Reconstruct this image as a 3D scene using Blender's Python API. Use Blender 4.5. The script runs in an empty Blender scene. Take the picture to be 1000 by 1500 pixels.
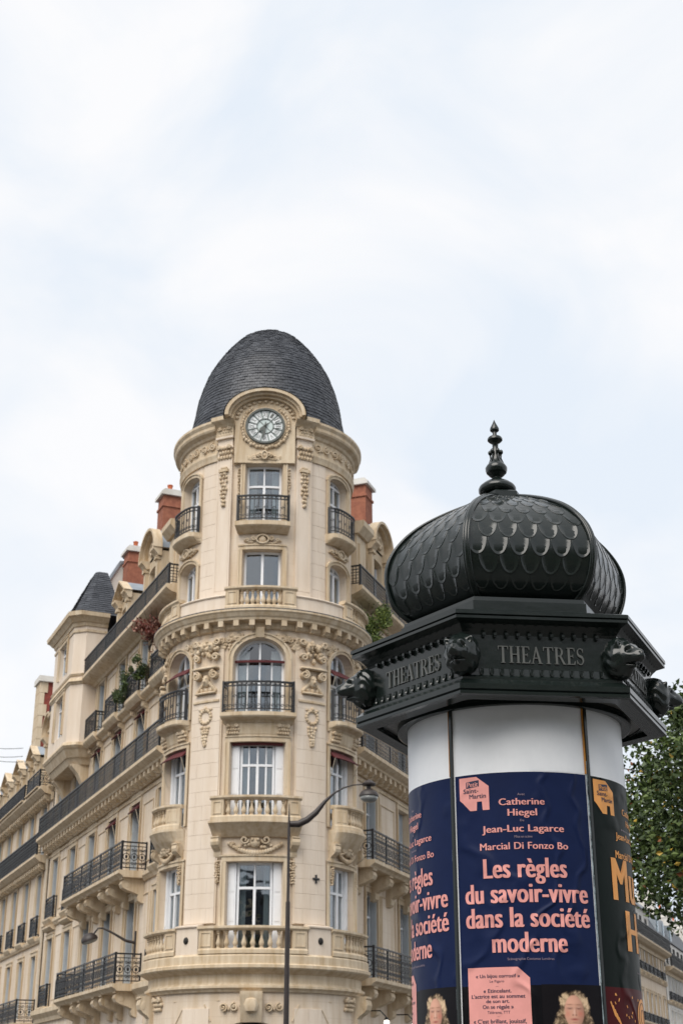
import bpy, bmesh, math, random
import numpy as np
from mathutils import Vector, Matrix, noise
random.seed(7)
R_ = math.radians
PI = math.pi
scene = bpy.context.scene
COL = scene.collection

# ------------------------------------------------------------------ camera
cam_d = bpy.data.cameras.new('camera')
cam = bpy.data.objects.new('camera', cam_d)
COL.objects.link(cam)
PITCH = math.atan(865 / 2050)
cam.location = (0, 0, 1.6)
cam.rotation_euler = (PI / 2 + PITCH, 0, 0)
cam_d.sensor_fit = 'VERTICAL'
cam_d.sensor_height = 36
cam_d.sensor_width = 24
cam_d.lens = 2050 / 1500 * 36
cam_d.clip_start = 0.1
cam_d.clip_end = 3000
cam_d.dof.use_dof = True
cam_d.dof.focus_distance = 8.1
cam_d.dof.aperture_fstop = 6.0
scene.camera = cam

# ------------------------------------------------------------------ world
SUN_EL, SUN_AZ = R_(52), R_(206)      # azimuth clockwise from +Y
world = bpy.data.worlds.new('World')
scene.world = world
world.use_nodes = True
wn, wl = world.node_tree.nodes, world.node_tree.links
wn.clear()
out = wn.new('ShaderNodeOutputWorld')
bg = wn.new('ShaderNodeBackground')
sky = wn.new('ShaderNodeTexSky')
sky.sky_type = 'NISHITA'
sky.sun_disc = False
sky.sun_elevation = SUN_EL
sky.sun_rotation = SUN_AZ
tc = wn.new('ShaderNodeTexCoord')
mp = wn.new('ShaderNodeMapping')
mp.inputs['Scale'].default_value = (1.0, 1.0, 1.35)
mp.inputs['Location'].default_value = (0.35, 0.1, 0.25)
nz = wn.new('ShaderNodeTexNoise')
nz.inputs['Scale'].default_value = 4.4
nz.inputs['Detail'].default_value = 7
nz.inputs['Roughness'].default_value = 0.5
nz.inputs['Distortion'].default_value = 0.5
cr = wn.new('ShaderNodeValToRGB')
cr.color_ramp.elements[0].position = 0.36
cr.color_ramp.elements[0].color = (0.80, 0.865, 0.945, 1)
cr.color_ramp.elements[1].position = 0.60
cr.color_ramp.elements[1].color = (0.97, 0.97, 0.98, 1)
sc = wn.new('ShaderNodeVectorMath'); sc.operation = 'SCALE'
sc.inputs['Scale'].default_value = 0.07
mx = wn.new('ShaderNodeMix'); mx.data_type = 'RGBA'
mx.inputs[0].default_value = 0.9
wl.new(tc.outputs['Generated'], mp.inputs['Vector'])
wl.new(mp.outputs[0], nz.inputs['Vector'])
wl.new(nz.outputs['Fac'], cr.inputs['Fac'])
wl.new(sky.outputs[0], sc.inputs[0])
wl.new(sc.outputs[0], mx.inputs[6])
wl.new(cr.outputs[0], mx.inputs[7])
wl.new(mx.outputs[2], bg.inputs['Color'])
bg.inputs['Strength'].default_value = 1.0
wl.new(bg.outputs[0], out.inputs['Surface'])

sun_d = bpy.data.lights.new('sun', 'SUN')
sun_d.energy = 2.9
sun_d.angle = R_(48)
sun_d.color = (1.0, 0.945, 0.87)
sun = bpy.data.objects.new('sun', sun_d)
COL.objects.link(sun)
sd = Vector((math.sin(SUN_AZ) * math.cos(SUN_EL), math.cos(SUN_AZ) * math.cos(SUN_EL), math.sin(SUN_EL)))
sun.rotation_euler = sd.to_track_quat('Z', 'Y').to_euler()

scene.view_settings.view_transform = 'Standard'
scene.view_settings.look = 'None'
scene.view_settings.exposure = 0.14
scene.view_settings.gamma = 1.0
scene.render.engine = 'CYCLES'

# ------------------------------------------------------------------ materials
def mat(name, col, rough=0.7, var=0.0, vscale=1.0, bump=0.0, bscale=20.0, metal=0.0, spec=0.5,
        col2=None, joints=0.0, coat=0.0, streak=False, detail=5):
    m = bpy.data.materials.new(name)
    m.use_nodes = True
    n, l = m.node_tree.nodes, m.node_tree.links
    p = n['Principled BSDF']
    p.inputs['Roughness'].default_value = rough
    p.inputs['Metallic'].default_value = metal
    p.inputs['Specular IOR Level'].default_value = spec
    p.inputs['Coat Weight'].default_value = coat
    p.inputs['Coat Roughness'].default_value = 0.08
    p.inputs['Base Color'].default_value = (*col, 1)
    tc = n.new('ShaderNodeNewGeometry')
    if var > 0 or col2:
        if col2 is None:
            col2 = tuple(c * (1 - var) for c in col)
        nz = n.new('ShaderNodeTexNoise')
        nz.inputs['Scale'].default_value = vscale
        nz.inputs['Detail'].default_value = detail
        nz.inputs['Roughness'].default_value = 0.62
        mpn = n.new('ShaderNodeMapping')
        if streak:
            mpn.inputs['Scale'].default_value = (3.5, 3.5, 0.45)
        l.new(tc.outputs['Position'], mpn.inputs[0])
        l.new(mpn.outputs[0], nz.inputs['Vector'])
        r = n.new('ShaderNodeValToRGB')
        r.color_ramp.elements[0].position = 0.32
        r.color_ramp.elements[1].position = 0.66
        r.color_ramp.elements[0].color = (*col2, 1)
        r.color_ramp.elements[1].color = (*col, 1)
        l.new(nz.outputs['Fac'], r.inputs['Fac'])
        last = r.outputs[0]
        if joints > 0:
            # thin mortar lines every 0.42 m in height
            sx = n.new('ShaderNodeSeparateXYZ'); l.new(tc.outputs['Position'], sx.inputs[0])
            md = n.new('ShaderNodeMath'); md.operation = 'PINGPONG'; md.inputs[1].default_value = 0.21
            l.new(sx.outputs['Z'], md.inputs[0])
            ls = n.new('ShaderNodeMath'); ls.operation = 'LESS_THAN'; ls.inputs[1].default_value = 0.009
            l.new(md.outputs[0], ls.inputs[0])
            ml = n.new('ShaderNodeMath'); ml.operation = 'MULTIPLY'; ml.inputs[1].default_value = joints
            l.new(ls.outputs[0], ml.inputs[0])
            mm = n.new('ShaderNodeMix'); mm.data_type = 'RGBA'
            l.new(ml.outputs[0], mm.inputs[0]); l.new(last, mm.inputs[6])
            mm.inputs[7].default_value = (col[0] * .62, col[1] * .55, col[2] * .48, 1)
            last = mm.outputs[2]
        l.new(last, p.inputs['Base Color'])
    if bump > 0:
        b = n.new('ShaderNodeBump')
        b.inputs['Strength'].default_value = 1.0
        b.inputs['Distance'].default_value = bump
        nb = n.new('ShaderNodeTexNoise')
        nb.inputs['Scale'].default_value = bscale
        nb.inputs['Detail'].default_value = 4
        l.new(tc.outputs['Position'], nb.inputs['Vector'])
        l.new(nb.outputs['Fac'], b.inputs['Height'])
        l.new(b.outputs[0], p.inputs['Normal'])
    return m

M = {}
M['stone'] = mat('limestone', (0.72, 0.62, 0.51), 0.85, vscale=0.8, col2=(0.56, 0.44, 0.31), bump=0.004, bscale=14, joints=0.28, streak=True)
M['ashlar'] = mat('ashlar_limestone', (0.73, 0.63, 0.525), 0.85, vscale=0.9, col2=(0.645, 0.535, 0.42), bump=0.004, bscale=14, streak=True)
M['trim'] = mat('moulded_limestone', (0.65, 0.545, 0.405), 0.85, vscale=1.5, col2=(0.47, 0.35, 0.215), bump=0.006, bscale=10, streak=True)  # darker second tone also stands in for shade in the recesses
M['carved'] = mat('carved_limestone', (0.64, 0.53, 0.39), 0.85, vscale=3.0, col2=(0.47, 0.35, 0.22), bump=0.008, bscale=16)
M['iron'] = mat('black_iron', (0.012, 0.013, 0.016), 0.45, var=.4, vscale=4)
M['slate'] = mat('slate', (0.045, 0.050, 0.062), 0.5, vscale=1.6, col2=(0.020, 0.023, 0.031), bump=0.006, bscale=8)
M['slate2'] = mat('slate_light', (0.062, 0.068, 0.082), 0.48, vscale=1.6, col2=(0.035, 0.039, 0.048), bump=0.006, bscale=8)
M['zinc'] = mat('zinc', (0.34, 0.38, 0.42), 0.4, vscale=1.5, col2=(0.2, 0.23, 0.26), metal=.3)
M['lead'] = mat('lead_flashing', (0.1, 0.11, 0.13), 0.5, var=.4, vscale=3)
M['brick'] = mat('orange_brick', (0.40, 0.155, 0.09), 0.85, vscale=6, col2=(0.26, 0.09, 0.055), bump=0.01, bscale=30)
M['darkbrick'] = mat('dark_red_brick', (0.27, 0.055, 0.035), 0.85, vscale=6, col2=(0.18, 0.04, 0.03), bump=0.01, bscale=30)
M['pot'] = mat('terracotta', (0.5, 0.13, 0.05), 0.8, var=.3, vscale=5)
M['render'] = mat('white_render', (0.72, 0.70, 0.66), 0.85, vscale=1.2, col2=(0.58, 0.55, 0.5), bump=.003)
M['white'] = mat('white_paint', (0.80, 0.81, 0.83), 0.45, var=.06, vscale=3)
M['shutter'] = mat('grey_shutter_paint', (0.50, 0.53, 0.55), 0.5, var=.12, vscale=3)
M['curtain'] = mat('net_curtain', (0.62, 0.63, 0.64), 0.9, var=.15, vscale=5)
M['room'] = mat('dark_room_backing', (0.035, 0.033, 0.032), 0.9, var=.5, vscale=.8)  # near-black colour stands in for the shade inside unlit rooms
M['blind'] = mat('red_canvas', (0.10, 0.014, 0.016), 0.8, var=.3, vscale=5)
M['cream_canvas'] = mat('cream_canvas', (0.55, 0.48, 0.38), 0.8, var=.2, vscale=5)
M['hole'] = mat('vent_black', (0.02, 0.018, 0.016), 0.8, var=.4, vscale=5)
M['asphalt'] = mat('asphalt', (0.055, 0.055, 0.057), 0.9, vscale=2, col2=(0.035, 0.035, 0.037), bump=0.004, bscale=60)
M['paving'] = mat('paving', (0.13, 0.127, 0.12), 0.85, vscale=1.4, col2=(0.085, 0.083, 0.08), bump=0.003, bscale=40)
M['kerb'] = mat('granite_kerb', (0.33, 0.32, 0.31), 0.8, var=.25, vscale=8, bump=.003, bscale=60)
M['kiosk'] = mat('dark_green_gloss', (0.010, 0.0145, 0.013), 0.21, vscale=5, col2=(0.006, 0.0105, 0.0095), spec=.5, coat=0.0, bump=0.0012, bscale=9)
M['kiosk_soffit'] = mat('soffit_grey', (0.13, 0.125, 0.115), 0.5, var=.5, vscale=30)
M['letter'] = mat('worn_bronze_letter', (0.115, 0.12, 0.115), 0.4, vscale=20, col2=(0.09, 0.095, 0.09))
M['paper'] = mat('white_paper', (0.83, 0.85, 0.88), 0.45, vscale=2.2, col2=(0.72, 0.745, 0.78), bump=0.007, bscale=2.6)
M['lamp'] = mat('lamp_paint', (0.035, 0.026, 0.024), 0.5, var=.3, vscale=5)
M['lampglass'] = mat('lamp_glass', (0.30, 0.31, 0.30), 0.12, var=.3, vscale=6, spec=.8)
M['bark'] = mat('bark', (0.075, 0.06, 0.045), 0.9, vscale=8, col2=(0.035, 0.03, 0.024), bump=.01, bscale=20)
M['clock_face'] = mat('enamel_dial', (0.60, 0.68, 0.66), 0.25, vscale=4, col2=(0.50, 0.58, 0.56), spec=.6)
M['clock_white'] = mat('enamel_plaque', (0.78, 0.80, 0.80), 0.3, var=.05, vscale=4)
M['clock_dark'] = mat('dial_iron', (0.09, 0.10, 0.09), 0.5, var=.3, vscale=4)

def glassmat():
    m = bpy.data.materials.new('window_glass'); m.use_nodes = True
    n, l = m.node_tree.nodes, m.node_tree.links
    n.remove(n['Principled BSDF'])
    o = n['Material Output']
    g = n.new('ShaderNodeBsdfGlossy'); g.inputs['Roughness'].default_value = .03
    g.inputs['Color'].default_value = (.92, .95, 1, 1)
    t = n.new('ShaderNodeBsdfTransparent'); t.inputs['Color'].default_value = (.72, .77, .78, 1)
    x = n.new('ShaderNodeMixShader')
    lw = n.new('ShaderNodeLayerWeight'); lw.inputs['Blend'].default_value = .35
    mr = n.new('ShaderNodeMapRange'); mr.inputs['To Min'].default_value = .14; mr.inputs['To Max'].default_value = .42
    geo = n.new('ShaderNodeNewGeometry')
    nb = n.new('ShaderNodeTexNoise'); nb.inputs['Scale'].default_value = 1.5
    bp = n.new('ShaderNodeBump'); bp.inputs['Distance'].default_value = .01
    l.new(geo.outputs['Position'], nb.inputs['Vector']); l.new(nb.outputs['Fac'], bp.inputs['Height'])
    l.new(bp.outputs[0], g.inputs['Normal'])
    l.new(lw.outputs['Facing'], mr.inputs['Value'])
    l.new(mr.outputs[0], x.inputs[0]); l.new(t.outputs[0], x.inputs[1]); l.new(g.outputs[0], x.inputs[2])
    l.new(x.outputs[0], o.inputs[0])
    return m
M['glass'] = glassmat()

def printmat(name, col, wrinkle=0.0035):
    """ink on slightly wrinkled pasted paper"""
    m = mat(name, col, 0.45, vscale=7, col2=tuple(c * .86 for c in col), bump=wrinkle, bscale=5, spec=.10)
    n, l = m.node_tree.nodes, m.node_tree.links
    b = [x for x in n if x.bl_idname == 'ShaderNodeBump'][0]
    w = n.new('ShaderNodeTexWave'); w.inputs['Scale'].default_value = 1.1
    w.inputs['Distortion'].default_value = 14; w.inputs['Detail'].default_value = 3; w.inputs['Detail Scale'].default_value = 1.3
    g = [x for x in n if x.bl_idname == 'ShaderNodeNewGeometry'][0]
    l.new(g.outputs['Position'], w.inputs['Vector'])
    pw = n.new('ShaderNodeMath'); pw.operation = 'POWER'; pw.inputs[1].default_value = 7
    l.new(w.outputs['Fac'], pw.inputs[0])
    b2 = n.new('ShaderNodeBump'); b2.inputs['Distance'].default_value = .007
    l.new(pw.outputs[0], b2.inputs['Height']); l.new(b.outputs[0], b2.inputs['Normal'])
    l.new(b2.outputs[0], n['Principled BSDF'].inputs['Normal'])
    return m
M['blue'] = printmat('navy_poster_ink', (0.0095, 0.018, 0.064))
M['pblack'] = printmat('black_poster_ink', (0.006, 0.006, 0.008))
M['pgreen'] = printmat('blackgreen_poster_ink', (0.006, 0.011, 0.010))
M['pred'] = printmat('dark_red_poster_ink', (0.07, 0.008, 0.010))
M['pink'] = printmat('pink_poster_ink', (0.80, 0.36, 0.33), .002)
M['orange'] = printmat('orange_poster_ink', (0.86, 0.40, 0.13), .002)
M['smallgrey'] = mat('grey_small_print', (0.30, 0.22, 0.27), .5, var=.2, vscale=300)
M['navytext'] = mat('navy_print', (0.015, 0.02, 0.06), .5, var=.1, vscale=20)
M['yellowedge'] = mat('old_orange_paper', (0.62, 0.27, 0.05), .7, var=.3, vscale=25)
M['tornedge'] = mat('torn_paper', (0.45, 0.55, 0.6), .7, vscale=18, col2=(0.03, 0.04, 0.05))

def leafmat(name, col):
    m = mat(name, col, 0.55, var=.35, vscale=6)
    p = m.node_tree.nodes['Principled BSDF']
    p.inputs['Subsurface Weight'].default_value = 0
    return m
M['leaf_a'] = leafmat('leaf_dark_green', (0.05, 0.085, 0.02))
M['leaf_b'] = leafmat('leaf_mid_green', (0.12, 0.175, 0.04))
M['leaf_c'] = leafmat('leaf_yellow', (0.55, 0.36, 0.04))
M['leaf_d'] = leafmat('leaf_rust', (0.27, 0.09, 0.03))
M['leaf_red'] = leafmat('leaf_red_maple', (0.20, 0.05, 0.035))
M['leaf_pink'] = leafmat('leaf_pale_red', (0.42, 0.22, 0.16))
M['leaf_lime'] = leafmat('leaf_lime', (0.20, 0.26, 0.05))

# ------------------------------------------------------------------ mesh helpers
class MB:
    def __init__(s): s.v = []; s.f = []; s.mi = []
    def add(s, pts, faces, mi=0):
        b = len(s.v)
        s.v.extend([tuple(p) for p in pts])
        for f in faces:
            s.f.append(tuple(b + i for i in f)); s.mi.append(mi)
    def quad(s, a, b, c, d, mi=0): s.add((a, b, c, d), ((0, 1, 2, 3),), mi)
    def grid(s, rows, closed=False, mi=0):
        nr, nc = len(rows), len(rows[0])
        pts = [p for r in rows for p in r]
        fs = []
        for i in range(nr - 1):
            for j in range(nc if closed else nc - 1):
                k = (j + 1) % nc
                fs.append((i * nc + j, i * nc + k, (i + 1) * nc + k, (i + 1) * nc + j))
        s.add(pts, fs, mi)
    def box(s, mp, u0, u1, o0, o1, z0, z1, seg=None, mi=0):
        seg = seg or mp.seg
        n = max(1, int(math.ceil(abs(u1 - u0) / seg)))
        rows = []
        for i in range(n + 1):
            u = u0 + (u1 - u0) * i / n
            rows.append([mp(u, o0, z0), mp(u, o1, z0), mp(u, o1, z1), mp(u, o0, z1)])
        s.grid(rows, closed=True, mi=mi)
        s.quad(*rows[0], mi=mi); s.quad(*rows[-1], mi=mi)
    def prof(s, mp, u0, u1, pr, seg=None, mi=0, caps=True):
        """closed profile [(o,z)...] swept along u"""
        seg = seg or mp.seg
        n = max(1, int(math.ceil(abs(u1 - u0) / seg)))
        rows = [[mp(u0 + (u1 - u0) * i / n, o, z) for o, z in pr] for i in range(n + 1)]
        s.grid(rows, closed=True, mi=mi)
        if caps:
            k = len(pr)
            s.add(rows[0], (tuple(range(k)),), mi); s.add(rows[-1], (tuple(range(k)),), mi)
    def ribbon(s, mp, pts, o, w, t, closed=False, mi=0):
        """flat bar following points (u,z) at offset o, width w in plane, thickness t outwards"""
        n = len(pts); rows = []
        for i in range(n):
            a = pts[(i - 1) % n] if (closed or i > 0) else pts[i]
            b = pts[(i + 1) % n] if (closed or i < n - 1) else pts[i]
            dx, dz = b[0] - a[0], b[1] - a[1]
            L = math.hypot(dx, dz) or 1
            nx, nzz = -dz / L * w / 2, dx / L * w / 2
            u, z = pts[i]
            rows.append([mp(u + nx, o, z + nzz), mp(u + nx, o + t, z + nzz), mp(u - nx, o + t, z - nzz), mp(u - nx, o, z - nzz)])
        if closed: rows.append(rows[0])
        s.grid(rows, closed=True, mi=mi)
        if not closed:
            s.quad(*rows[0], mi=mi); s.quad(*rows[-1], mi=mi)
    def ball(s, c, rx, ry, rz, seg=8, ring=5, ax=None, mi=0):
        """ellipsoid; ax = (ex,ey,ez) unit vectors"""
        c = Vector(c)
        ex, ey, ez = ax or (Vector((1, 0, 0)), Vector((0, 1, 0)), Vector((0, 0, 1)))
        rows = []
        for i in range(ring + 1):
            ph = PI * i / ring
            rows.append([c + ex * (rx * math.sin(ph) * math.cos(2 * PI * j / seg)) + ey * (ry * math.sin(ph) * math.sin(2 * PI * j / seg)) + ez * (rz * math.cos(ph)) for j in range(seg)])
        s.grid(rows, closed=True, mi=mi)
    def blob(s, mp, u, o, z, ru, ro, rz, seg=7, ring=4, mi=0):
        c = mp(u, o, z)
        e = mp(u + .01, o, z) - mp(u - .01, o, z); e.normalize()
        n = mp(u, o + .01, z) - c; n.normalize()
        s.ball(c, ru, ro, rz, seg, ring, (e, n, Vector((0, 0, 1))), mi)
    def lathe(s, c, pr, seg=16, rot=0, mi=0, cap=True, sx=1, sy=1):
        """pr [(r,z)]"""
        rows = [[Vector((c[0] + r * sx * math.sin(rot + 2 * PI * j / seg), c[1] - r * sy * math.cos(rot + 2 * PI * j / seg), c[2] + z)) for j in range(seg)] for r, z in pr]
        s.grid(rows, closed=True, mi=mi)
        if cap:
            s.add(rows[0], (tuple(range(seg)),), mi); s.add(rows[-1], (tuple(range(seg)),), mi)
    def tube(s, pts, rad, seg=8, mi=0):
        pts = [Vector(p) for p in pts]; n = len(pts)
        rad = rad if isinstance(rad, (list, tuple)) else [rad] * n
        rows = []
        up0 = None
        for i in range(n):
            t = (pts[min(i + 1, n - 1)] - pts[max(i - 1, 0)])
            t.normalize()
            ref = Vector((0, 0, 1)) if abs(t.z) < .9 else Vector((1, 0, 0))
            if up0 is None: a = t.cross(ref).normalized()
            else:
                a = up0 - t * up0.dot(t)
                a = a.normalized() if a.length > 1e-5 else t.cross(ref).normalized()
            up0 = a
            b = t.cross(a)
            rows.append([pts[i] + (a * math.cos(2 * PI * j / seg) + b * math.sin(2 * PI * j / seg)) * rad[i] for j in range(seg)])
        s.grid(rows, closed=True, mi=mi)
        s.add(rows[0], (tuple(range(seg)),), mi); s.add(rows[-1], (tuple(range(seg)),), mi)

def wloc(o):
    v = Vector((0, 0, 0))
    while o is not None:
        v = v + o.location; o = o.parent
    return v

def mesh_of(name, mb, mats, off=Vector((0, 0, 0)), smooth=False):
    me = bpy.data.meshes.new(name)
    me.from_pydata([(p[0] - off.x, p[1] - off.y, p[2] - off.z) for p in mb.v], [], mb.f)
    mats = mats if isinstance(mats, (list, tuple)) else [mats]
    for m in mats: me.materials.append(M[m] if isinstance(m, str) else m)
    if len(mats) > 1: me.polygons.foreach_set('material_index', mb.mi)
    bm = bmesh.new(); bm.from_mesh(me)
    bmesh.ops.remove_doubles(bm, verts=bm.verts, dist=1e-5)
    bmesh.ops.recalc_face_normals(bm, faces=bm.faces)
    bm.to_mesh(me); bm.free()
    if smooth:
        me.polygons.foreach_set('use_smooth', [True] * len(me.polygons))
        try:
            if smooth == 'auto': me.set_sharp_from_angle(angle=R_(38))
        except Exception: pass
    return me

def obj(name, mb, mats, parent=None, smooth=False, kind=None, label=None):
    """geometry in world coordinates -> object under its parent"""
    me = mesh_of(name, mb, mats, wloc(parent), smooth)
    o = bpy.data.objects.new(name, me)
    COL.objects.link(o); o.parent = parent
    if kind: o['kind'] = kind
    if label: o['label'] = label
    return o

def inst(name, me, parent, loc, rotz=0.0, rot=None, scale=None):
    o = bpy.data.objects.new(name, me)
    COL.objects.link(o); o.parent = parent
    o.location = Vector(loc) - wloc(parent)
    o.rotation_euler = rot if rot is not None else (0, 0, rotz)
    if scale: o.scale = scale
    return o

def thing(name, label, cat, loc, group=None):
    o = bpy.data.objects.new(name, None)
    COL.objects.link(o); o.location = loc
    o['label'] = label; o['category'] = cat
    if group: o['group'] = group
    return o
def tag(o, label, cat, group=None):
    o['label'] = label; o['category'] = cat
    if group: o['group'] = group
    return o

# coordinate maps: (u along the wall, o outwards, z up) -> world
TC = Vector((-2.55, 43.9, 0))
PHI0 = R_(1.35)
class Cyl:
    seg = 0.22
    def __init__(s, R): s.R = R
    def __call__(s, u, o, z):
        t = u / s.R + PHI0
        return Vector((TC.x + (s.R + o) * math.sin(t), TC.y - (s.R + o) * math.cos(t), z))
    def a(s, deg): return R_(deg) * s.R
    def ang(s, u): return u / s.R + PHI0
class Lin:
    seg = 1e9
    def __init__(s, P, ud, nd): s.P = Vector((P[0], P[1], 0)); s.ud = Vector((ud[0], ud[1], 0)); s.nd = Vector((nd[0], nd[1], 0))
    def __call__(s, u, o, z):
        p = s.P + s.ud * u + s.nd * o
        return Vector((p.x, p.y, z))
    def a(s, deg): return 0
    def ang(s, u): return math.atan2(s.nd.x, -s.nd.y)
aL, aR = R_(-22.9), R_(20.2)
uL = Vector((math.sin(aL), math.cos(aL), 0)); nL = Vector((-uL.y, uL.x, 0))
uR = Vector((math.sin(aR), math.cos(aR), 0)); nR = Vector((uR.y, -uR.x, 0))
DW = 2.5
FL = Lin(TC + nL * DW, uL, nL)
FR = Lin(TC + nR * DW, uR, nR)
TL = Cyl(3.05)
TU = Cyl(2.87)
fdir = Vector((math.sin(PHI0), -math.cos(PHI0), 0))
rdir = Vector((math.cos(PHI0), math.sin(PHI0), 0))
FT = Lin(TC + fdir * 2.87, rdir, fdir)       # flat tangent plane at the tower front

def arch_z(op, u):
    a, b, za, zb, rise = op
    if rise <= 0: return zb
    c, hw = (a + b) / 2, (b - a) / 2
    return zb + rise * math.sqrt(max(0, 1 - ((u - c) / hw) ** 2))

def wall(mb, mp, u0, u1, z0, z1, ops, o=0.0, depth=0.45, seg=None):
    seg = seg or mp.seg
    us = {u0, u1}
    for op in ops:
        us.add(op[0]); us.add(op[1])
        if op[4] > 0:
            for i in range(1, 14):
                us.add((op[0] + op[1]) / 2 - (op[1] - op[0]) / 2 * math.cos(PI * i / 14))
    us = sorted(x for x in us if u0 - 1e-6 <= x <= u1 + 1e-6)
    full = []
    for a, b in zip(us, us[1:]):
        n = max(1, int(math.ceil((b - a) / seg)))
        full += [a + (b - a) * i / n for i in range(n)]
    full.append(us[-1])
    for a, b in zip(full, full[1:]):
        m = (a + b) / 2
        cov = sorted([op for op in ops if op[0] - 1e-6 < m < op[1] + 1e-6], key=lambda q: q[2])
        ca, cb = z0, z0
        for op in cov:
            mb.quad(mp(a, o, ca), mp(b, o, cb), mp(b, o, op[2]), mp(a, o, op[2]))
            mb.quad(mp(a, o, op[2]), mp(b, o, op[2]), mp(b, o - depth, op[2]), mp(a, o - depth, op[2]))
            ca, cb = arch_z(op, a), arch_z(op, b)
            mb.quad(mp(a, o, ca), mp(b, o, cb), mp(b, o - depth, cb), mp(a, o - depth, ca))
        mb.quad(mp(a, o, ca), mp(b, o, cb), mp(b, o, z1), mp(a, o, z1))
    for op in ops:
        for u in (op[0], op[1]):
            mb.quad(mp(u, o, op[2]), mp(u, o - depth, op[2]), mp(u, o - depth, op[3]), mp(u, o, op[3]))

def window(mp, op, parent, of=-.26, split=.74, shutters=None, curtain=True, thin=False, leaf=2, bars=0):
    """casement window filling the opening: frame, panes, curtains, shutters"""
    a, b, z0, z1, rise = op
    f = MB(); fw = .055 if thin else .07; w = b - a
    sw = 0
    if shutters == 'panel': sw = min(.27, w * .17)
    A, B = a + sw, b - sw
    f.box(mp, A, A + fw, of - .05, of + .03, z0, z1)
    f.box(mp, B - fw, B, of - .05, of + .03, z0, z1)
    f.box(mp, A + fw, B - fw, of - .05, of + .03, z0, z0 + fw * 1.5)
    zt = z0 + (z1 - z0) * split
    top = z1 if rise <= 0 else z1 + .001
    f.box(mp, A + fw, B - fw, of - .05, of + .045, zt - fw * .5, zt + fw * .5)
    if rise <= 0: f.box(mp, A + fw, B - fw, of - .05, of + .03, z1 - fw, z1)
    else:
        f.box(mp, A + fw, B - fw, of - .05, of + .045, z1 - fw * .5, z1 + fw * .5)
        c, hw = (A + B) / 2, (B - A) / 2
        pts = [(c - (hw - fw / 2) * math.cos(PI * i / 12), z1 + (rise - fw / 2) * math.sin(PI * i / 12)) for i in range(13)]
        f.ribbon(mp, pts, of - .05, fw, .08)
    c = (A + B) / 2
    zend = z1 - fw if rise <= 0 else z1 + rise - fw
    f.box(mp, c - fw * .6, c + fw * .6, of - .045, of + .055, z0 + fw * 1.5, zt - fw * .5)
    f.box(mp, c - fw * .4, c + fw * .4, of - .045, of + .05, zt + fw * .5, zend)
    for k in range(bars):
        for s_ in (-1, 1):
            uu = c + s_ * (B - A) / 2 * (k + 1) / (bars + 1)
            f.box(mp, uu - .028, uu + .028, of - .04, of + .035, z0 + fw * 1.5, zt - fw * .5)
            f.box(mp, uu - .02, uu + .02, of - .04, of + .035, zt + fw * .5, z1 - (fw if rise <= 0 else 0))
    wo = obj('window', f, 'white', parent)
    rows = [(z0 + fw * 1.5, zt - fw * .5), (zt + fw * .5, (z1 - fw) if rise <= 0 else z1 - fw * .5)]
    for (p, q) in rows:
        for (l, r) in ((A + fw, c - fw * .5), (c + fw * .5, B - fw)):
            g = MB(); g.box(mp, l, r, of - .02, of - .008, p, q); obj('pane', g, 'glass', wo)
    if rise > 0:
        for s_ in (-1, 1):
            g = MB(); hw = (B - A) / 2 - fw
            pts = [mp(c + s_ * fw * .4, of - .015, z1 + fw * .5)]
            for i in range(8):
                t = PI / 2 * i / 7
                pts.append(mp(c + s_ * max(hw * math.cos(t), fw * .4), of - .015, z1 + fw * .5 + (rise - fw * 1.4) * math.sin(t)))
            g.add(pts, [tuple(range(len(pts)))]); obj('pane', g, 'glass', wo)
    if curtain:
        g = MB(); cw = (B - A) * random.uniform(.13, .24)
        for (l, r) in ((A + fw, A + fw + cw), (B - fw - cw, B - fw)):
            n = 9
            rr = []
            for i in range(n + 1):
                u = l + (r - l) * i / n
                o_ = of - .12 - .03 * (i % 2)
                rr.append([mp(u, o_, z0 + .05), mp(u + random.uniform(-.01, .01), o_, z1 + rise * .55)])
            g.grid(rr)
        obj('curtain', g, 'curtain', wo)
    if shutters == 'panel':
        for (l, r) in ((a, a + sw - .01), (b - sw + .01, b)):
            g = MB(); g.box(mp, l + .005, r - .005, of - .02, of + .10, z0 + .01, z1 - .01)
            hh = (z1 - z0)
            for q in range(3):
                za, zb = z0 + .1 + q * (hh - .1) / 3, z0 + (q + 1) * (hh - .1) / 3
                g.box(mp, l + .05, r - .05, of + .10, of + .112, za, zb)
            obj('shutter', g, 'white', wo)
    if shutters == 'louvre':
        for (uu, s_) in ((b, -1), (a, 1)):
            g = MB(); g.box(mp, uu + s_ * .02, uu + s_ * .05, of + .04, -.015, z0 + .02, z1 - .02)
            zz = z0 + .1
            while zz < z1 - .12:
                g.box(mp, uu + s_ * .05, uu + s_ * .062, of + .07, -.05, zz, zz + .035); zz += .085
            obj('shutter', g, 'shutter', wo)
    if shutters == 'closed':
        for (l, r) in ((a + .02, (a + b) / 2 - .01), ((a + b) / 2 + .01, b - .02)):
            g = MB()
            g.box(mp, l, l + .06, of + .05, of + .09, z0, z1); g.box(mp, r - .06, r, of + .05, of + .09, z0, z1)
            zz = z0
            while zz < z1 - .05:
                g.prof(mp, l + .06, r - .06, [(of + .05, zz), (of + .09, zz - .0), (of + .075, zz + .05), (of + .05, zz + .05)]); zz += .07
            obj('shutter', g, 'shutter', wo)
    return wo

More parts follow.
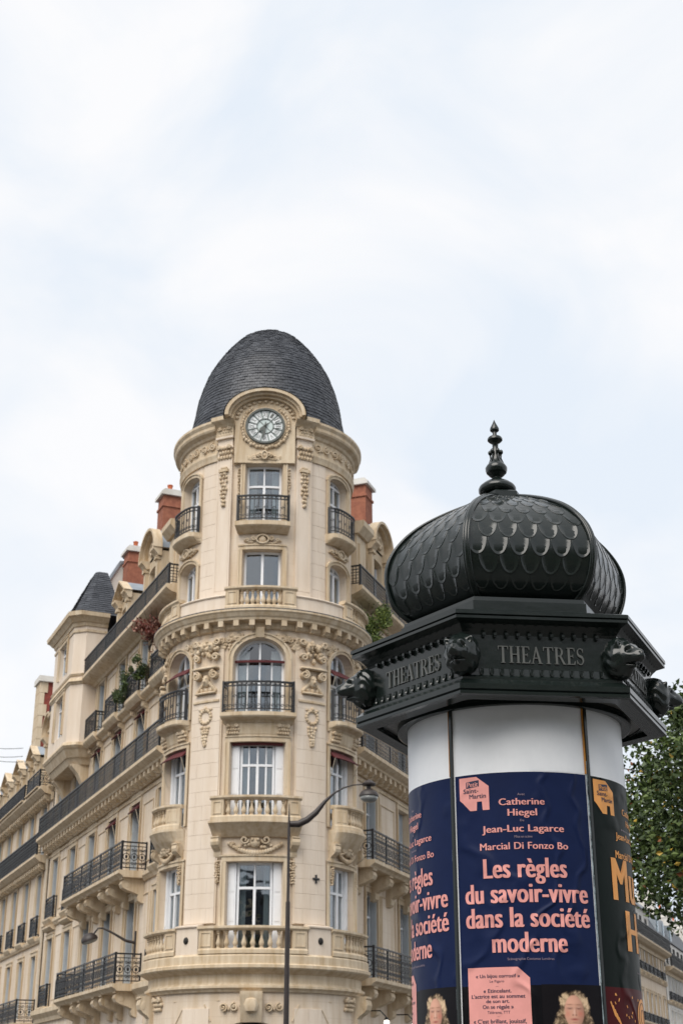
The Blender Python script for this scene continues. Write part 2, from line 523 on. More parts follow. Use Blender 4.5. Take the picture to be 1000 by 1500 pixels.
def surround(mb, mp, op, w=.14, t=.06, key=False, sill=True):
    a, b, z0, z1, rise = op
    mb.box(mp, a - w, a - .004, .002, t, z0, z1)
    mb.box(mp, b + .004, b + w, .002, t, z0, z1)
    mb.box(mp, a - w - .02, a - w + .03, t, t + .03, z0, z1)
    mb.box(mp, b + w - .03, b + w + .02, t, t + .03, z0, z1)
    c, hw = (a + b) / 2, (b - a) / 2
    if rise > 0:
        for (e, ww, tt) in ((w / 2, w, t), (w, .05, t + .035)):
            pts = [(c - (hw + e) * math.cos(PI * i / 20), z1 + (rise + e) * math.sin(PI * i / 20)) for i in range(21)]
            mb.ribbon(mp, pts, .002, ww, tt)
    else:
        mb.box(mp, a - w, b + w, .002, t, z1 + .003, z1 + w)
        mb.box(mp, a - w - .02, b + w + .02, .002, t + .03, z1 + w + .002, z1 + w + .05)

def scroll_pts(u, z, r, turns=1.3, s=1, a0=0, n=14):
    return [(u + s * r * (1 - .75 * i / n) * math.cos(a0 + turns * 2 * PI * i / n), z + r * (1 - .75 * i / n) * math.sin(a0 + turns * 2 * PI * i / n)) for i in range(n + 1)]

def railing(mp, u0, u1, o, z0, z1, parent, style='bars', ret=True, step=.115, label=None, panel=1.1):
    mb = MB()
    h = z1 - z0
    L = u1 - u0
    def run(m2, a, b, oo, skip=False):
        if b < a: a, b = b, a
        mb.box(m2, a, b, oo - .03, oo + .03, z1 - .045, z1)
        mb.box(m2, a, b, oo - .012, oo + .012, z1 - .16, z1 - .135)
        mb.box(m2, a, b, oo - .015, oo + .015, z0 + .07, z0 + .10)
        n = max(2, int(round((b - a) / step)))
        d = (b - a) / n
        if style == 'heavy':
            n = max(1, int(round((b - a) / .30))); d = (b - a) / n
            for i in range(n + 1):
                u = a + d * i
                mb.box(m2, u - .009, u + .009, oo - .009, oo + .009, z0, z1 - .045)
            zc0, zc1 = z0 + .1, z1 - .16
            hh = zc1 - zc0
            for i in range(n):
                u = a + d * (i + .5)
                q = d * .40
                mb.box(m2, u - .007, u + .007, oo - .007, oo + .007, zc0, zc1)
                mb.ribbon(m2, [(u + q * math.cos(2 * PI * k / 10), (zc0 + zc1) / 2 + hh * .17 * math.sin(2 * PI * k / 10)) for k in range(10)], oo - .005, .026, .010, closed=True)
                for sg in (-1, 1):
                    mb.ribbon(m2, scroll_pts(u + sg * q * .55, zc0 + hh * .17, q * .48, 1.2, sg, 0, 9), oo - .005, .024, .010)
                    mb.ribbon(m2, scroll_pts(u + sg * q * .55, zc1 - hh * .17, q * .48, 1.2, sg, PI, 9), oo - .005, .024, .010)
                mb.box(m2, u - .04, u + .04, oo - .008, oo + .008, (zc0 + zc1) / 2 - .045, (zc0 + zc1) / 2 + .045)
        else:
            for i in range(n + 1):
                u = a + d * i
                mb.box(m2, u - .011, u + .011, oo - .010, oo + .010, z0 + .10, z1 - .045)
            if style == 'fancy':
                for i in range(n):
                    u = a + d * (i + .5)
                    mb.ribbon(m2, [(u + d * .42 * math.cos(2 * PI * k / 8), z1 - .09 + .04 * math.sin(2 * PI * k / 8)) for k in range(8)], oo - .005, .016, .01, closed=True)
                    mb.ribbon(m2, scroll_pts(u, z0 + .19, d * .42, 1.0, 1, 0, 7), oo - .005, .02, .01)
                    if i % 2 == 0:
                        mb.ribbon(m2, scroll_pts(u, z0 + h * .5, d * .45, 1.0, 1, 0, 7), oo - .005, .02, .01)
            if style == 'bars':
                for q in (.2, .34, .5, .64): mb.box(m2, a, b, oo - .009, oo + .009, z0 + h * q, z0 + h * q + .018)
                for i in range(n):
                    if i % 2 == 0: continue
                    u = a + d * (i + .5)
                    mb.box(m2, u - d * .5, u + d * .5, oo - .01, oo + .01, z0 + h * .34, z0 + h * .36)
                    mb.box(m2, u - d * .5, u + d * .5, oo - .01, oo + .01, z0 + h * .62, z0 + h * .64)
        npost = max(1, int(round((b - a) / 1.4)))
        for i in range(npost + 1):
            u = a + (b - a) * i / npost
            mb.box(m2, u - .022, u + .022, oo - .022, oo + .022, z0, z1 + .02)
    run(mp, u0, u1, o)
    if ret:
        for ue in (u0, u1):
            P = mp(ue, 0, 0); Q = mp(ue, 1, 0)
            d = Q - P
            side = Vector((-d.y, d.x, 0))
            m2 = Lin(P, (d.x, d.y), (side.x, side.y))
            run(m2, .03, o - .03, 0)
    return obj('railing', mb, 'iron', parent, label=label)

_bal = {}
def baluster_mesh(h):
    k = round(h, 2)
    if k not in _bal:
        mb = MB()
        pr = [(.055, 0), (.055, .08), (.03, .1), (.04, .14), (.062, .24), (.066, .32), (.045, .47), (.028, .62), (.026, .76), (.045, .79), (.045, .83), (.03, .85), (.055, .9), (.055, 1.0)]
        mb.lathe((0, 0, 0), [(r * 1.15, z * k) for r, z in pr], 8)
        _bal[k] = mesh_of('baluster', mb, 'trim', smooth='auto')
    return _bal[k]

def balustrade(mp, u0, u1, o, z0, z1, parent, n, panels=(), th=.2, name='balustrade', ends=None):
    """stone balustrade: plinth and rail swept over the span, solid panels, balusters in the open part"""
    mb = MB()
    mb.prof(mp, u0, u1, [(o - th / 2 - .03, z0), (o + th / 2 + .03, z0), (o + th / 2 + .03, z0 + .10), (o + th / 2, z0 + .14), (o - th / 2, z0 + .14)])
    mb.prof(mp, u0 - .03, u1 + .03, [(o - th / 2, z1 - .12), (o + th / 2, z1 - .12), (o + th / 2 + .05, z1 - .07), (o + th / 2 + .05, z1 - .01), (o + th / 2, z1), (o - th / 2 - .03, z1), (o - th / 2 - .03, z1 - .07)])
    for (a, b) in panels:
        mb.box(mp, a, b, o - th / 2 + .01, o + th / 2 - .005, z0 + .13, z1 - .11)
        mb.ribbon(mp, [(a + .07, z0 + .2), (b - .07, z0 + .2), (b - .07, z1 - .18), (a + .07, z1 - .18)], o + th / 2 - .006, .03, .022, closed=True)
    bo = obj(name, mb, 'trim', parent)
    lo, hi = u0, u1
    for (a, b) in panels:
        if a <= u0 + .05: lo = b
        if b >= u1 - .05: hi = a
    me = baluster_mesh(z1 - z0 - .25)
    for i in range(n):
        u = lo + (hi - lo) * (i + .5) / n
        inst('baluster', me, bo, mp(u, o, z0 + .135), mp.ang(u))
    return bo

def console(mp, u, w, z0, z1, d, parent, mt='trim', name='bracket', o0=0.0):
    h = z1 - z0
    pr = [(o0, z0), (o0 + d * .10, z0 + h * .02), (o0 + d * .24, z0 + h * .10), (o0 + d * .28, z0 + h * .22), (o0 + d * .25, z0 + h * .34), (o0 + d * .42, z0 + h * .42), (o0 + d * .70, z0 + h * .50), (o0 + d * .92, z0 + h * .60), (o0 + d, z0 + h * .74), (o0 + d * .95, z0 + h * .87), (o0 + d * .86, z0 + h * .92), (o0 + d * .98, z0 + h * .94), (o0 + d * .98, z1), (o0, z1)]
    mb = MB(); mb.prof(mp, u - w / 2, u + w / 2, pr)
    for s_ in (-1, 1):
        mb.blob(mp, u + s_ * w * .5, o0 + d * .72, z0 + h * .72, .02, d * .16, h * .14)
    return obj(name, mb, mt, parent)

def modillions(mp, u0, u1, step, w, o, z0, z1, d, parent, mt='trim'):
    n = max(1, int(round((u1 - u0) / step)))
    for i in range(n + 1):
        u = u0 + (u1 - u0) * i / n
        mb = MB()
        mb.box(mp, u - w / 2, u + w / 2, o, o + d, z0 + (z1 - z0) * .35, z1)
        mb.prof(mp, u - w * .4, u + w * .4, [(o, z0), (o + d * .5, z0 + .02), (o + d * .85, z0 + (z1 - z0) * .36), (o, z0 + (z1 - z0) * .36)])
        obj('modillion', mb, mt, parent)

# ---- carved ornaments
def carve(mp, kind, u, z, w, h, parent, o=0.03, name=None):
    mb = MB(); rn = random.Random(hash((kind, round(u, 2), round(z, 2))) & 0xffff)
    def B(du, dz, ru, rz, ro=.05, oo=0): mb.blob(mp, u + du, o + oo, z + dz, ru, ro, rz)
    if kind == 'cartouche':
        B(0, 0, w * .13, h * .36, .09); B(0, h * .38, w * .09, h * .12, .07)
        mb.ribbon(mp, [(u + w * .17 * math.cos(t * PI / 8), z + h * .42 * math.sin(t * PI / 8)) for t in range(16)], o - .02, .05, .11, closed=True)
        for s_ in (-1, 1):
            mb.ribbon(mp, scroll_pts(u + s_ * w * .25, z + h * .12, h * .22, 1.3, s_, PI), o - .02, .05, .09)
            mb.ribbon(mp, scroll_pts(u + s_ * w * .42, z - h * .05, h * .16, 1.2, s_, 0), o - .02, .045, .08)
            for k in range(7):
                t = k / 6
                B(s_ * w * (.16 + .34 * t), -h * .3 * math.sin(PI * (1 - t) * .5) - h * .05 + rn.uniform(-.02, .02), w * .045, h * .08, .06)
    elif kind == 'swag':
        for s_ in (-1, 1):
            for k in range(11):
                t = k / 10
                B(s_ * w * .5 * t, -h * .45 * (1 - t * t) + h * .15, w * .04, h * (.16 - .06 * t), .07)
        B(0, h * .18, w * .12, h * .26, .12); B(-w * .05, h * .3, w * .04, h * .1, .1, .06); B(w * .05, h * .3, w * .04, h * .1, .1, .06)
        for s_ in (-1, 1):
            mb.ribbon(mp, scroll_pts(u + s_ * w * .2, z + h * .3, h * .2, 1.2, s_, PI), o - .02, .05, .1)
            for k in range(6): B(s_ * w * (.12 + .06 * k), h * (.05 + rn.uniform(-.1, .1)), w * .04, h * .09, .08)
    elif kind == 'wreath':
        r1, r2 = w * .34, w * .36
        cz = h * .22
        for k in range(14):
            t = 2 * PI * k / 14
            B(r1 * math.cos(t), cz + r2 * math.sin(t), w * .11, w * .11, .06)
        B(0, cz + r2 * 1.25, w * .12, w * .14, .08)
        for s_ in (-1, 1): B(s_ * w * .3, cz + r2 * 1.1, w * .14, w * .07, .05)
        for k in range(7):
            t = k / 6
            q = w * .26 * (1 - t * .75)
            for s_ in (-1, 0, 1):
                B(s_ * q * .8 + rn.uniform(-.02, .02), -h * (.05 + .42 * t) + rn.uniform(-.02, .02), w * .1 * (1.1 - t * .5), h * .05, .06)
    elif kind == 'drop':
        for k in range(9):
            t = k / 8
            q = w * (.34 if k in (1, 2, 4, 5) else .2) * (1.1 - .5 * t)
            for s_ in (-1, 0, 1):
                B(s_ * q + rn.uniform(-.015, .015), h * (.46 - .92 * t) + rn.uniform(-.02, .02), w * .15, h * .055, .07)
    elif kind == 'capital':
        mb.box(mp, u - w / 2, u + w / 2, o, o + .20, z + h * .42, z + h * .5)
        mb.box(mp, u - w * .42, u + w * .42, o, o + .12, z - h * .5, z - h * .43)
        B(0, 0, w * .16, h * .26, .16, .02); B(0, -h * .05, w * .05, h * .07, .07, .15)
        for s_ in (-1, 1):
            B(s_ * w * .06, h * .07, w * .035, h * .04, .05, .13)
            mb.ribbon(mp, scroll_pts(u + s_ * w * .36, z + h * .2, w * .17, 1.6, s_, PI / 2, 18), o - .02, .05, .20)
            B(s_ * w * .36, h * .2, w * .06, w * .06, .2, .0)
            for k in range(5): B(s_ * w * (.14 + .06 * k), -h * (.1 + .07 * k), w * .07, h * .1, .09)
            B(s_ * w * .2, -h * .34, w * .08, h * .1, .08)
        B(0, -h * .36, w * .09, h * .12, .1)
    elif kind == 'acanthus':
        for r in range(3):
            for k in range(5):
                B((k - 2) * w * .2 + (r % 2) * w * .1, h * (.3 - .3 * r), w * .11, h * .16, .06 + .02 * (2 - r))
        for s_ in (-1, 1):
            mb.ribbon(mp, scroll_pts(u + s_ * w * .38, z + h * .33, w * .14, 1.4, s_, PI / 2), o, .04, .1)
    elif kind == 'cluster':
        for k in range(26):
            a_, r_ = rn.uniform(0, 2 * PI), rn.uniform(0, 1) ** .6
            B(math.cos(a_) * r_ * w * .45, math.sin(a_) * r_ * h * .45, rn.uniform(.05, .085), rn.uniform(.05, .1), .08, rn.uniform(0, .07))
        for s_ in (-1, 1):
            B(s_ * w * .2, h * .15, .11, .15, .13, .05); B(s_ * w * .2, h * .18, .04, .04, .05, .17)
            mb.ribbon(mp, scroll_pts(u + s_ * w * .38, z - h * .3, w * .14, 1.4, s_, 0), o, .05, .12)
            mb.ribbon(mp, scroll_pts(u + s_ * w * .42, z + h * .35, w * .13, 1.4, s_, PI), o, .05, .12)
    elif kind == 'vine':
        n = max(2, int(w / (h * .95)))
        d = w / n
        for k in range(n):
            uu = -w / 2 + d * (k + .5)
            sg = 1 if k % 2 else -1
            mb.ribbon(mp, scroll_pts(u + uu, z, h * .40, 1.35, 1, sg * PI / 2, 12), o - .02, .045, .07)
            B(uu, 0, h * .12, h * .12, .07)
            B(uu + d * .5, sg * h * .18, h * .1, h * .16, .05)
    return obj(name or {'swag': 'carved_mask', 'vine': 'carved_frieze', 'capital': 'carved_capital', 'drop': 'carved_drop', 'wreath': 'carved_wreath', 'acanthus': 'carved_capital', 'cluster': 'carved_fruit', 'cartouche': 'cartouche'}[kind], mb, 'carved', parent, smooth=True)

def ashlar(mp, u0, u1, z0, z1, parent, ch=.42, nb=2, t=.02, o=0.0, mt='ashlar', name='stone'):
    n = max(1, int(round((z1 - z0) / ch))); d = (z1 - z0) / n
    for i in range(n):
        k = nb if i % 2 else nb + 1
        cuts = [u0 + (u1 - u0) * j / nb for j in range(nb + 1)] if i % 2 else [u0] + [u0 + (u1 - u0) * (j + .5) / nb for j in range(nb)] + [u1]
        for a, b in zip(cuts, cuts[1:]):
            tt = t + random.uniform(-.002, .002)
            mb = MB(); g = .0022
            mb.prof(mp, a + g, b - g, [(o, z0 + d * i + g), (o + tt - .003, z0 + d * i + g), (o + tt, z0 + d * i + g + .003), (o + tt, z0 + d * (i + 1) - g - .003), (o + tt - .004, z0 + d * (i + 1) - g), (o, z0 + d * (i + 1) - g)])
            obj(name, mb, mt, parent)

# ------------------------------------------------------------------ ground
def sheet(name, pts, z, mt):
    mb = MB(); mb.add([(x, y, z) for x, y in pts], [tuple(range(len(pts)))])
    return obj(name, mb, mt, kind='structure')
sheet('ground', [(-1500, -1500), (1500, -1500), (1500, 1500), (-1500, 1500)], -0.02, 'asphalt')
sheet('road', [(-60, 10.5), (60, 10.5), (60, 36.5), (-60, 36.5)], 0.0, 'asphalt')
def slab(name, pts, z0, z1, mt):
    mb = MB(); n = len(pts)
    mb.add([(x, y, z1) for x, y in pts], [tuple(range(n))])
    for i in range(n):
        a, b = pts[i], pts[(i + 1) % n]
        mb.quad((a[0], a[1], z0), (b[0], b[1], z0), (b[0], b[1], z1), (a[0], a[1], z1))
    return obj(name, mb, mt, kind='structure')
slab('pavement', [(-40, -30), (40, -30), (40, 10.2), (-40, 10.2)], -.01, .13, 'paving')
slab('kerb', [(-40, 10.2), (40, 10.2), (40, 10.4), (-40, 10.4)], -.01, .135, 'kerb')
_pl = [TC + nL * (DW + 3) + uL * 90, TC + nL * (DW + 3) - uL * 1, TC + fdir * 6.2, TC + nR * (DW + 3) - uR * 1, TC + nR * (DW + 3) + uR * 130]
slab('pavement', [(p.x, p.y) for p in _pl], -.01, .13, 'paving')
mb = MB()
for k in range(9):
    x0 = -6 + k * 1.1
    mb.quad((x0, 12, .004), (x0 + .5, 12, .004), (x0 + .5, 16, .004), (x0, 16, .004))
obj('crossing_marking', mb, 'white', kind='structure')

# ------------------------------------------------------------------ corner building
CB = thing('corner_building', 'cream stone corner building with round clock tower and egg-shaped slate dome', 'building', TC)

# ---- tower walls
OC1 = (-.82, .82, 5.42, 7.97, 0); OC2 = (-.82, .82, 9.10, 11.45, 0); OC3 = (-.80, .80, 12.28, 14.0, .66)
SA = TL.a(57)
def side(sg, hw, z0, z1, r=0, mp=TL, deg=57):
    c = sg * mp.a(deg); return (c - hw, c + hw, z0, z1, r)
ops = [OC1, OC2, OC3]
for sg in (-1, 1):
    ops += [side(sg, .68, 5.42, 7.97), side(sg, .68, 9.10, 11.45), side(sg, .68, 12.28, 14.0, .55)]
mb = MB(); wall(mb, TL, -TL.a(105), TL.a(105), 4.3, 15.3, ops)
obj('tower_wall', mb, 'stone', CB)
G0 = Cyl(3.12)
gops = [(-1.15, 1.15, .3, 2.9, .75)] + [side(sg, .8, .4, 2.9, .5, G0) for sg in (-1, 1)]
mb = MB(); wall(mb, G0, -G0.a(105), G0.a(105), 0, 4.42, gops)
obj('ground_floor_wall', mb, 'stone', CB)
UC4 = (-.62, .62, 15.75, 17.63, 0); UC5 = (-.60, .60, 18.5, 20.6, 0)
uops = [UC4, UC5]
for sg in (-1, 1): uops += [side(sg, .56, 15.9, 17.35, .22, TU, 58), side(sg, .56, 18.5, 20.4, .2, TU, 58)]
mb = MB(); wall(mb, TU, -TU.a(179.5), TU.a(179.5), 15.3, 22.0, uops)
obj('upper_tower_wall', mb, 'stone', CB)
# near-black backing behind the openings stands in for the rooms' darkness
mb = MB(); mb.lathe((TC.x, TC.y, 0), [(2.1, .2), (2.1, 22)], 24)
obj('dark_backing', mb, 'room', CB)

# ground floor: joints standing out as raised ashlar, keystone, consoles
for sg in (-1, 1):
    for (a0, a1) in ((22, 38),):
        ashlar(G0, *(sorted((sg * G0.a(a0), sg * G0.a(a1)))), 0.1, 4.0, CB, .44, 1, .03, .0)
mbk = MB()
mbk.prof(G0, -.28, .28, [(0, 3.62), (.14, 3.62), (.20, 3.8), (.26, 4.0), (.30, 4.2), (.34, 4.3), (.34, 4.42), (0, 4.42)])
mbk.blob(G0, 0, .27, 4.06, .22, .14, .22)
obj('keystone', mbk, 'trim', CB, smooth='auto')
for sg in (-1, 1):
    carve(G0, 'vine', sg * .62, 4.02, .62, .3, CB, name='carved_spray')
    mb = MB(); mb.ribbon(G0, [(sg * 1.35, 4.1), (sg * 1.15, 3.66)], .0, .03, .03)
    mb.ribbon(G0, [(sg * .9, 4.2), (sg * 2.45, 4.2)], 0, .02, .025)
    mb.ribbon(G0, [(sg * 1.25, 3.98), (sg * 2.1, 3.98), (sg * 2.35, 3.6)], 0, .02, .025)
    obj('moulding', mb, 'trim', CB)
    u = sg * G0.a(71)
    console(G0, u, .42, 3.5, 4.42, .42, CB, 'trim', 'bracket')
    carve(G0, 'acanthus', sg * G0.a(60), 4.15, .5, .4, CB)

# first cornice band
mb = MB()
mb.prof(TL, -TL.a(78), TL.a(78), [(0, 4.42), (.14, 4.42), (.17, 4.47), (.24, 4.52), (.24, 4.58), (.16, 4.62), (.14, 4.66), (.14, 4.88), (.24, 4.93), (.38, 5.0), (.42, 5.04), (.42, 5.12), (.36, 5.15), (.36, 5.36), (.30, 5.42), (0, 5.42)])
obj('cornice', mb, 'trim', CB)
for sg in (-1, 1):
    mb = MB(); mb.box(TL, *sorted((sg * TL.a(27.6), sg * TL.a(41))), 0.0, .30, 5.42, 6.12)
    mb.prof(TL, *sorted((sg * TL.a(27.2), sg * TL.a(41.4))), [(0, 6.12), (.30, 6.12), (.35, 6.16), (.35, 6.2), (.08, 6.26), (0, 6.26)])
    po = obj('pedestal', mb, 'ashlar', CB)
    mb = MB(); mb.blob(TL, sg * TL.a(34.5), .30, 5.80, .085, .06, .10, 12, 8)
    obj('vent_cap', mb, 'hole', po, smooth=True)
balustrade(TL, -TL.a(27), TL.a(27), .22, 5.42, 6.17, CB, 9, panels=((-TL.a(27), -TL.a(19.3)), (TL.a(19.3), TL.a(27))))
for sg in (-1, 1):
    a, b = sorted((sg * TL.a(41.6), sg * TL.a(76)))
    pa = (a, a + .42) if sg > 0 else (b - .42, b)
    balustrade(TL, a, b, .22, 5.42, 6.17, CB, 8, panels=(pa,))

# piers of cut stone
for sg in (-1, 1):
    a, b = sorted((sg * TL.a(20.5), sg * TL.a(41)))
    mb = MB(); mb.box(TL, a, b, 0.002, .06, 6.26, 14.75); obj('pier', mb, 'stone', CB)
    ashlar(TL, a + .05, b - .05, 6.27, 12.95, CB, .42, 2, .018, .06)
    # cross-shaped wall tie on the right pier
mb = MB(); u = TL.a(34)
mb.box(TL, u - .025, u + .025, .08, .11, 7.42, 7.66); mb.box(TL, u - .11, u + .11, .08, .112, 7.52, 7.57); mb.blob(TL, u, .1, 7.545, .05, .04, .05)
obj('wall_tie', mb, 'iron', CB)

# windows of the shaft
for k, op in enumerate((OC1, OC2)):
    window(TL, op, CB, shutters='panel', split=.72, bars=0 if k == 0 else 1)
window(TL, OC3, CB, split=.62, bars=1)
mb = MB(); mb.box(TL, -.78, .78, -.14, -.05, 11.37, 11.45)
obj('rolled_blind', mb, 'blind', CB)
mb = MB(); mb.box(TL, -.79, .79, -.16, -.1, 13.93, 14.0); obj('rolled_blind', mb, 'blind', CB)
for sg in (-1, 1):
    for (z0, z1, r) in ((5.42, 7.97, 0), (9.10, 11.45, 0), (12.28, 14.0, .55)):
        op = side(sg, .68, z0, z1, r)
        window(TL, op, CB, shutters='panel' if r == 0 else None, split=.72)
        if z0 > 9:
            a, b = op[0], op[1]
            mb = MB(); zt = z1
            mb.prof(TL, a + .03, b - .03, [(-.1, zt - .02), (-.04, zt - .03), (.22, zt - .28), (.2, zt - .3), (-.1, zt - .06)])
            bo = obj('awning', mb, 'blind', CB)
            for uu in (a + .06, b - .06):
                mb = MB(); mb.tube([TL(uu, -.05, zt - .95), TL(uu, .21, zt - .28)], .012, 6); obj('awning_arm', mb, 'cream_canvas', bo)
def surrounds(ops_, mp, w, parent, t=.06, mt='trim'):
    for op in ops_:
        sur = MB(); surround(sur, mp, op, w, t); obj('window_surround', sur, mt, parent)
surrounds((OC1, OC2, OC3), TL, .14, CB)
for sg in (-1, 1):
    surrounds([side(sg, .68, z0, z1, r) for (z0, z1, r) in ((5.42, 7.97, 0), (9.10, 11.45, 0), (12.28, 14.0, .55))], TL, .11, CB)

class Bow:
    seg = .1
    def __init__(s, mp, c, hw, e=2.6): s.mp, s.c, s.hw, s.e = mp, c, hw, e
    def k(s, u): return max(0.0, 1 - min(1, abs((u - s.c) / s.hw)) ** s.e) ** .6
    def __call__(s, u, o, z): return s.mp(u, o * (.12 + .88 * s.k(u)) if o > 0 else o, z)
    def ang(s, u): return s.mp.ang(u)
# second floor stone balconies
def stone_balcony(c, hw, z, parent, nbal, ppan):
    """bowed slab and balustrade centred on u=c, slab top z"""
    pr = [(0, z - .42), (.10, z - .42), (.16, z - .36), (.30, z - .22), (.40, z - .12), (.47, z - .06), (.47, z), (0, z)]
    m_ = Bow(TL, c, hw) if c else TL
    if c: pr = [(0, z - .62), (.10, z - .60), (.2, z - .5), (.34, z - .34), (.42, z - .22), (.46, z - .16), (.52, z - .08), (.52, z), (0, z)]
    mb = MB(); mb.prof(m_, c - hw, c + hw, pr)
    bo = obj('balcony', mb, 'trim', CB)
    b = balustrade(m_, c - hw + .06, c + hw - .06, .33, z + .002, z + .72, CB, nbal, panels=((c - hw + .06, c - hw + .06 + ppan), (c + hw - .06 - ppan, c + hw - .06)))
    return bo
stone_balcony(0, TL.a(23), 9.08, CB, 8, .34)
for sg in (-1, 1):
    stone_balcony(sg * TL.a(59), TL.a(15.5), 9.02, CB, 6, .36)
    console(TL, sg * TL.a(20.4), .22, 8.05, 8.66, .33, CB)
    carve(TL, 'drop', sg * TL.a(20.4), 7.68, .2, .62, CB, .04)
    for d_ in (46, 72):
        console(TL, sg * TL.a(d_), .2, 8.0, 8.6, .3, CB)
        carve(TL, 'drop', sg * TL.a(d_), 7.68, .18, .5, CB, .04)
    carve(TL, 'swag', sg * TL.a(58), 8.33, .95, .55, CB, .1)
carve(TL, 'swag', 0, 8.38, 1.5, .62, CB, .05)

# third floor: moulded panel, slab, curved railing
for (c, hw, sgn) in ((0, TL.a(19), 0), (-TL.a(58), TL.a(15.5), -1), (TL.a(58), TL.a(15.5), 1)):
    mb = MB(); T_ = Bow(TL, c, hw, 5) if sgn else TL
    mb.prof(T_, c - hw, c + hw, [(0, 11.98), (.12, 11.98), (.2, 12.05), (.40, 12.12), (.43, 12.16), (.43, 12.27), (0, 12.27)])
    mb.prof(T_, c - hw + .08, c + hw - .08, [(0, 11.62), (.06, 11.62), (.09, 11.68), (.14, 11.9), (.14, 11.98), (0, 11.98)])
    bo = obj('balcony', mb, 'trim', CB)
    railing(T_, c - hw + .05, c + hw - .05, .36, 12.28, 13.22, bo, 'fancy', step=.125, ret=not sgn)
    for sg in (-1, 1): carve(TL, 'acanthus', c + sg * (hw - .28), 11.8, .36, .34, CB, .1)

# pilaster heads and garlands
for sg in (-1, 1):
    c = sg * TL.a(30.8)
    carve(TL, 'wreath', c, 12.0, .55, 1.25, CB, .08)
    mb = MB(); mb.prof(TL, c - .45, c + .45, [(.06, 12.70), (.12, 12.72), (.12, 12.78), (.06, 12.8)]); obj('moulding', mb, 'trim', CB)
    carve(TL, 'capital', c, 13.38, .82, .82, CB, .06)
    carve(TL, 'cluster', c, 14.32, .85, .75, CB, .1)
    for d_, w_ in ((17.5, .5), (44, .45), (72, .5)):
        carve(TL, 'vine', sg * TL.a(d_), 14.62 - (.0 if d_ > 40 else 0), w_ + .25, .26, CB, .05)
    carve(TL, 'cluster', sg * TL.a(77), 14.2, .5, .7, CB, .05)
    carve(TL, 'capital', sg * TL.a(80), 13.4, .5, .7, CB, .05)
for sg in (-1, 1):
    for (a0, a1, z_, h_) in ((9.5, 17, 14.70, .16), (17, 24, 14.52, .34), (38, 46, 14.52, .34), (66, 72, 14.60, .3)):
        rn = random.Random(int(a0 * 10) + sg); mb = MB()
        n_ = int((a1 - a0) * 2.6)
        for i in range(n_):
            u_ = sg * TL.a(a0 + (a1 - a0) * (i + .5) / n_)
            for q in range(2 if h_ < .2 else 3):
                mb.blob(TL, u_ + rn.uniform(-.02, .02), .03, z_ + rn.uniform(-.5, .5) * h_, rn.uniform(.03, .055), .05, rn.uniform(.03, .065))
        obj('carved_garland', mb, 'carved', CB, smooth=True)
mb = MB(); mb.prof(TL, -.13, .13, [(0, 14.66), (.1, 14.66), (.2, 14.95), (0, 14.95)]); obj('keystone', mb, 'trim', CB)

# main cornice with modillions
mb = MB()
mb.prof(TL, -TL.a(92), TL.a(92), [(0, 14.93), (.06, 14.93), (.10, 14.97), (.10, 15.12), (.34, 15.16), (.36, 15.22), (.40, 15.26), (.46, 15.36), (.50, 15.40), (.50, 15.46), (0, 15.50)])
obj('cornice', mb, 'trim', CB)
modillions(TL, -TL.a(88), TL.a(88), .44, .15, .10, 14.88, 15.155, .24, CB)
mb = MB(); mb.prof(TL, -TL.a(92), TL.a(92), [(.40, 15.462), (.505, 15.462), (.51, 15.485), (.40, 15.51)]); obj('lead_flashing', mb, 'lead', CB)

# parapet and balustrades of the fourth floor
P4 = TL
for (a, b, h) in ((-50, -19, 16.02), (19, 50, 16.02)):
    mb = MB()
    mb.box(TL, TL.a(a), TL.a(b), .06, .26, 15.5, h - .06)
    mb.prof(TL, TL.a(a), TL.a(b), [(.03, h - .06), (.29, h - .06), (.31, h - .03), (.29, h), (.03, h)])
    obj('parapet', mb, 'ashlar', CB)
balustrade(TL, -TL.a(18.7), TL.a(18.7), .24, 15.5, 16.25, CB, 8, panels=((-TL.a(18.7), -TL.a(11.5)), (TL.a(11.5), TL.a(18.7))))
for sg in (-1, 1):
    a, b = sorted((sg * TL.a(50.4), sg * TL.a(88)))
    pa = (a, a + .4) if sg > 0 else (b - .4, b)
    balustrade(TL, a, b, .24, 15.5, 16.2, CB, 10, panels=(pa,))

# upper tower
for op in (UC4, UC5): window(TU, op, CB, split=.99 if op is UC4 else .66, curtain=op is UC5)
for sg in (-1, 1):
    window(TU, side(sg, .56, 15.9, 17.35, .22, TU, 58), CB, split=.99, curtain=False)
    window(TU, side(sg, .56, 18.5, 20.4, .2, TU, 58), CB, split=.66)
surrounds(uops, TU, .12, CB)
for (c, hw) in ((0, .78), (-TU.a(58), .74), (TU.a(58), .74)):
    mb = MB(); T_ = Bow(TU, c, hw, 5) if c else TU
    mb.prof(T_, c - hw, c + hw, [(0, 18.16), (.1, 18.16), (.22, 18.22), (.36, 18.30), (.40, 18.34), (.40, 18.48), (0, 18.48)])
    bo = obj('balcony', mb, 'trim', CB)
    railing(T_, c - hw + .04, c + hw - .04, .33, 18.49, 19.38, bo, 'fancy', step=.125, ret=not c)
    carve(TU, 'cartouche', c, 17.95, 1.1, .34, CB, .04)
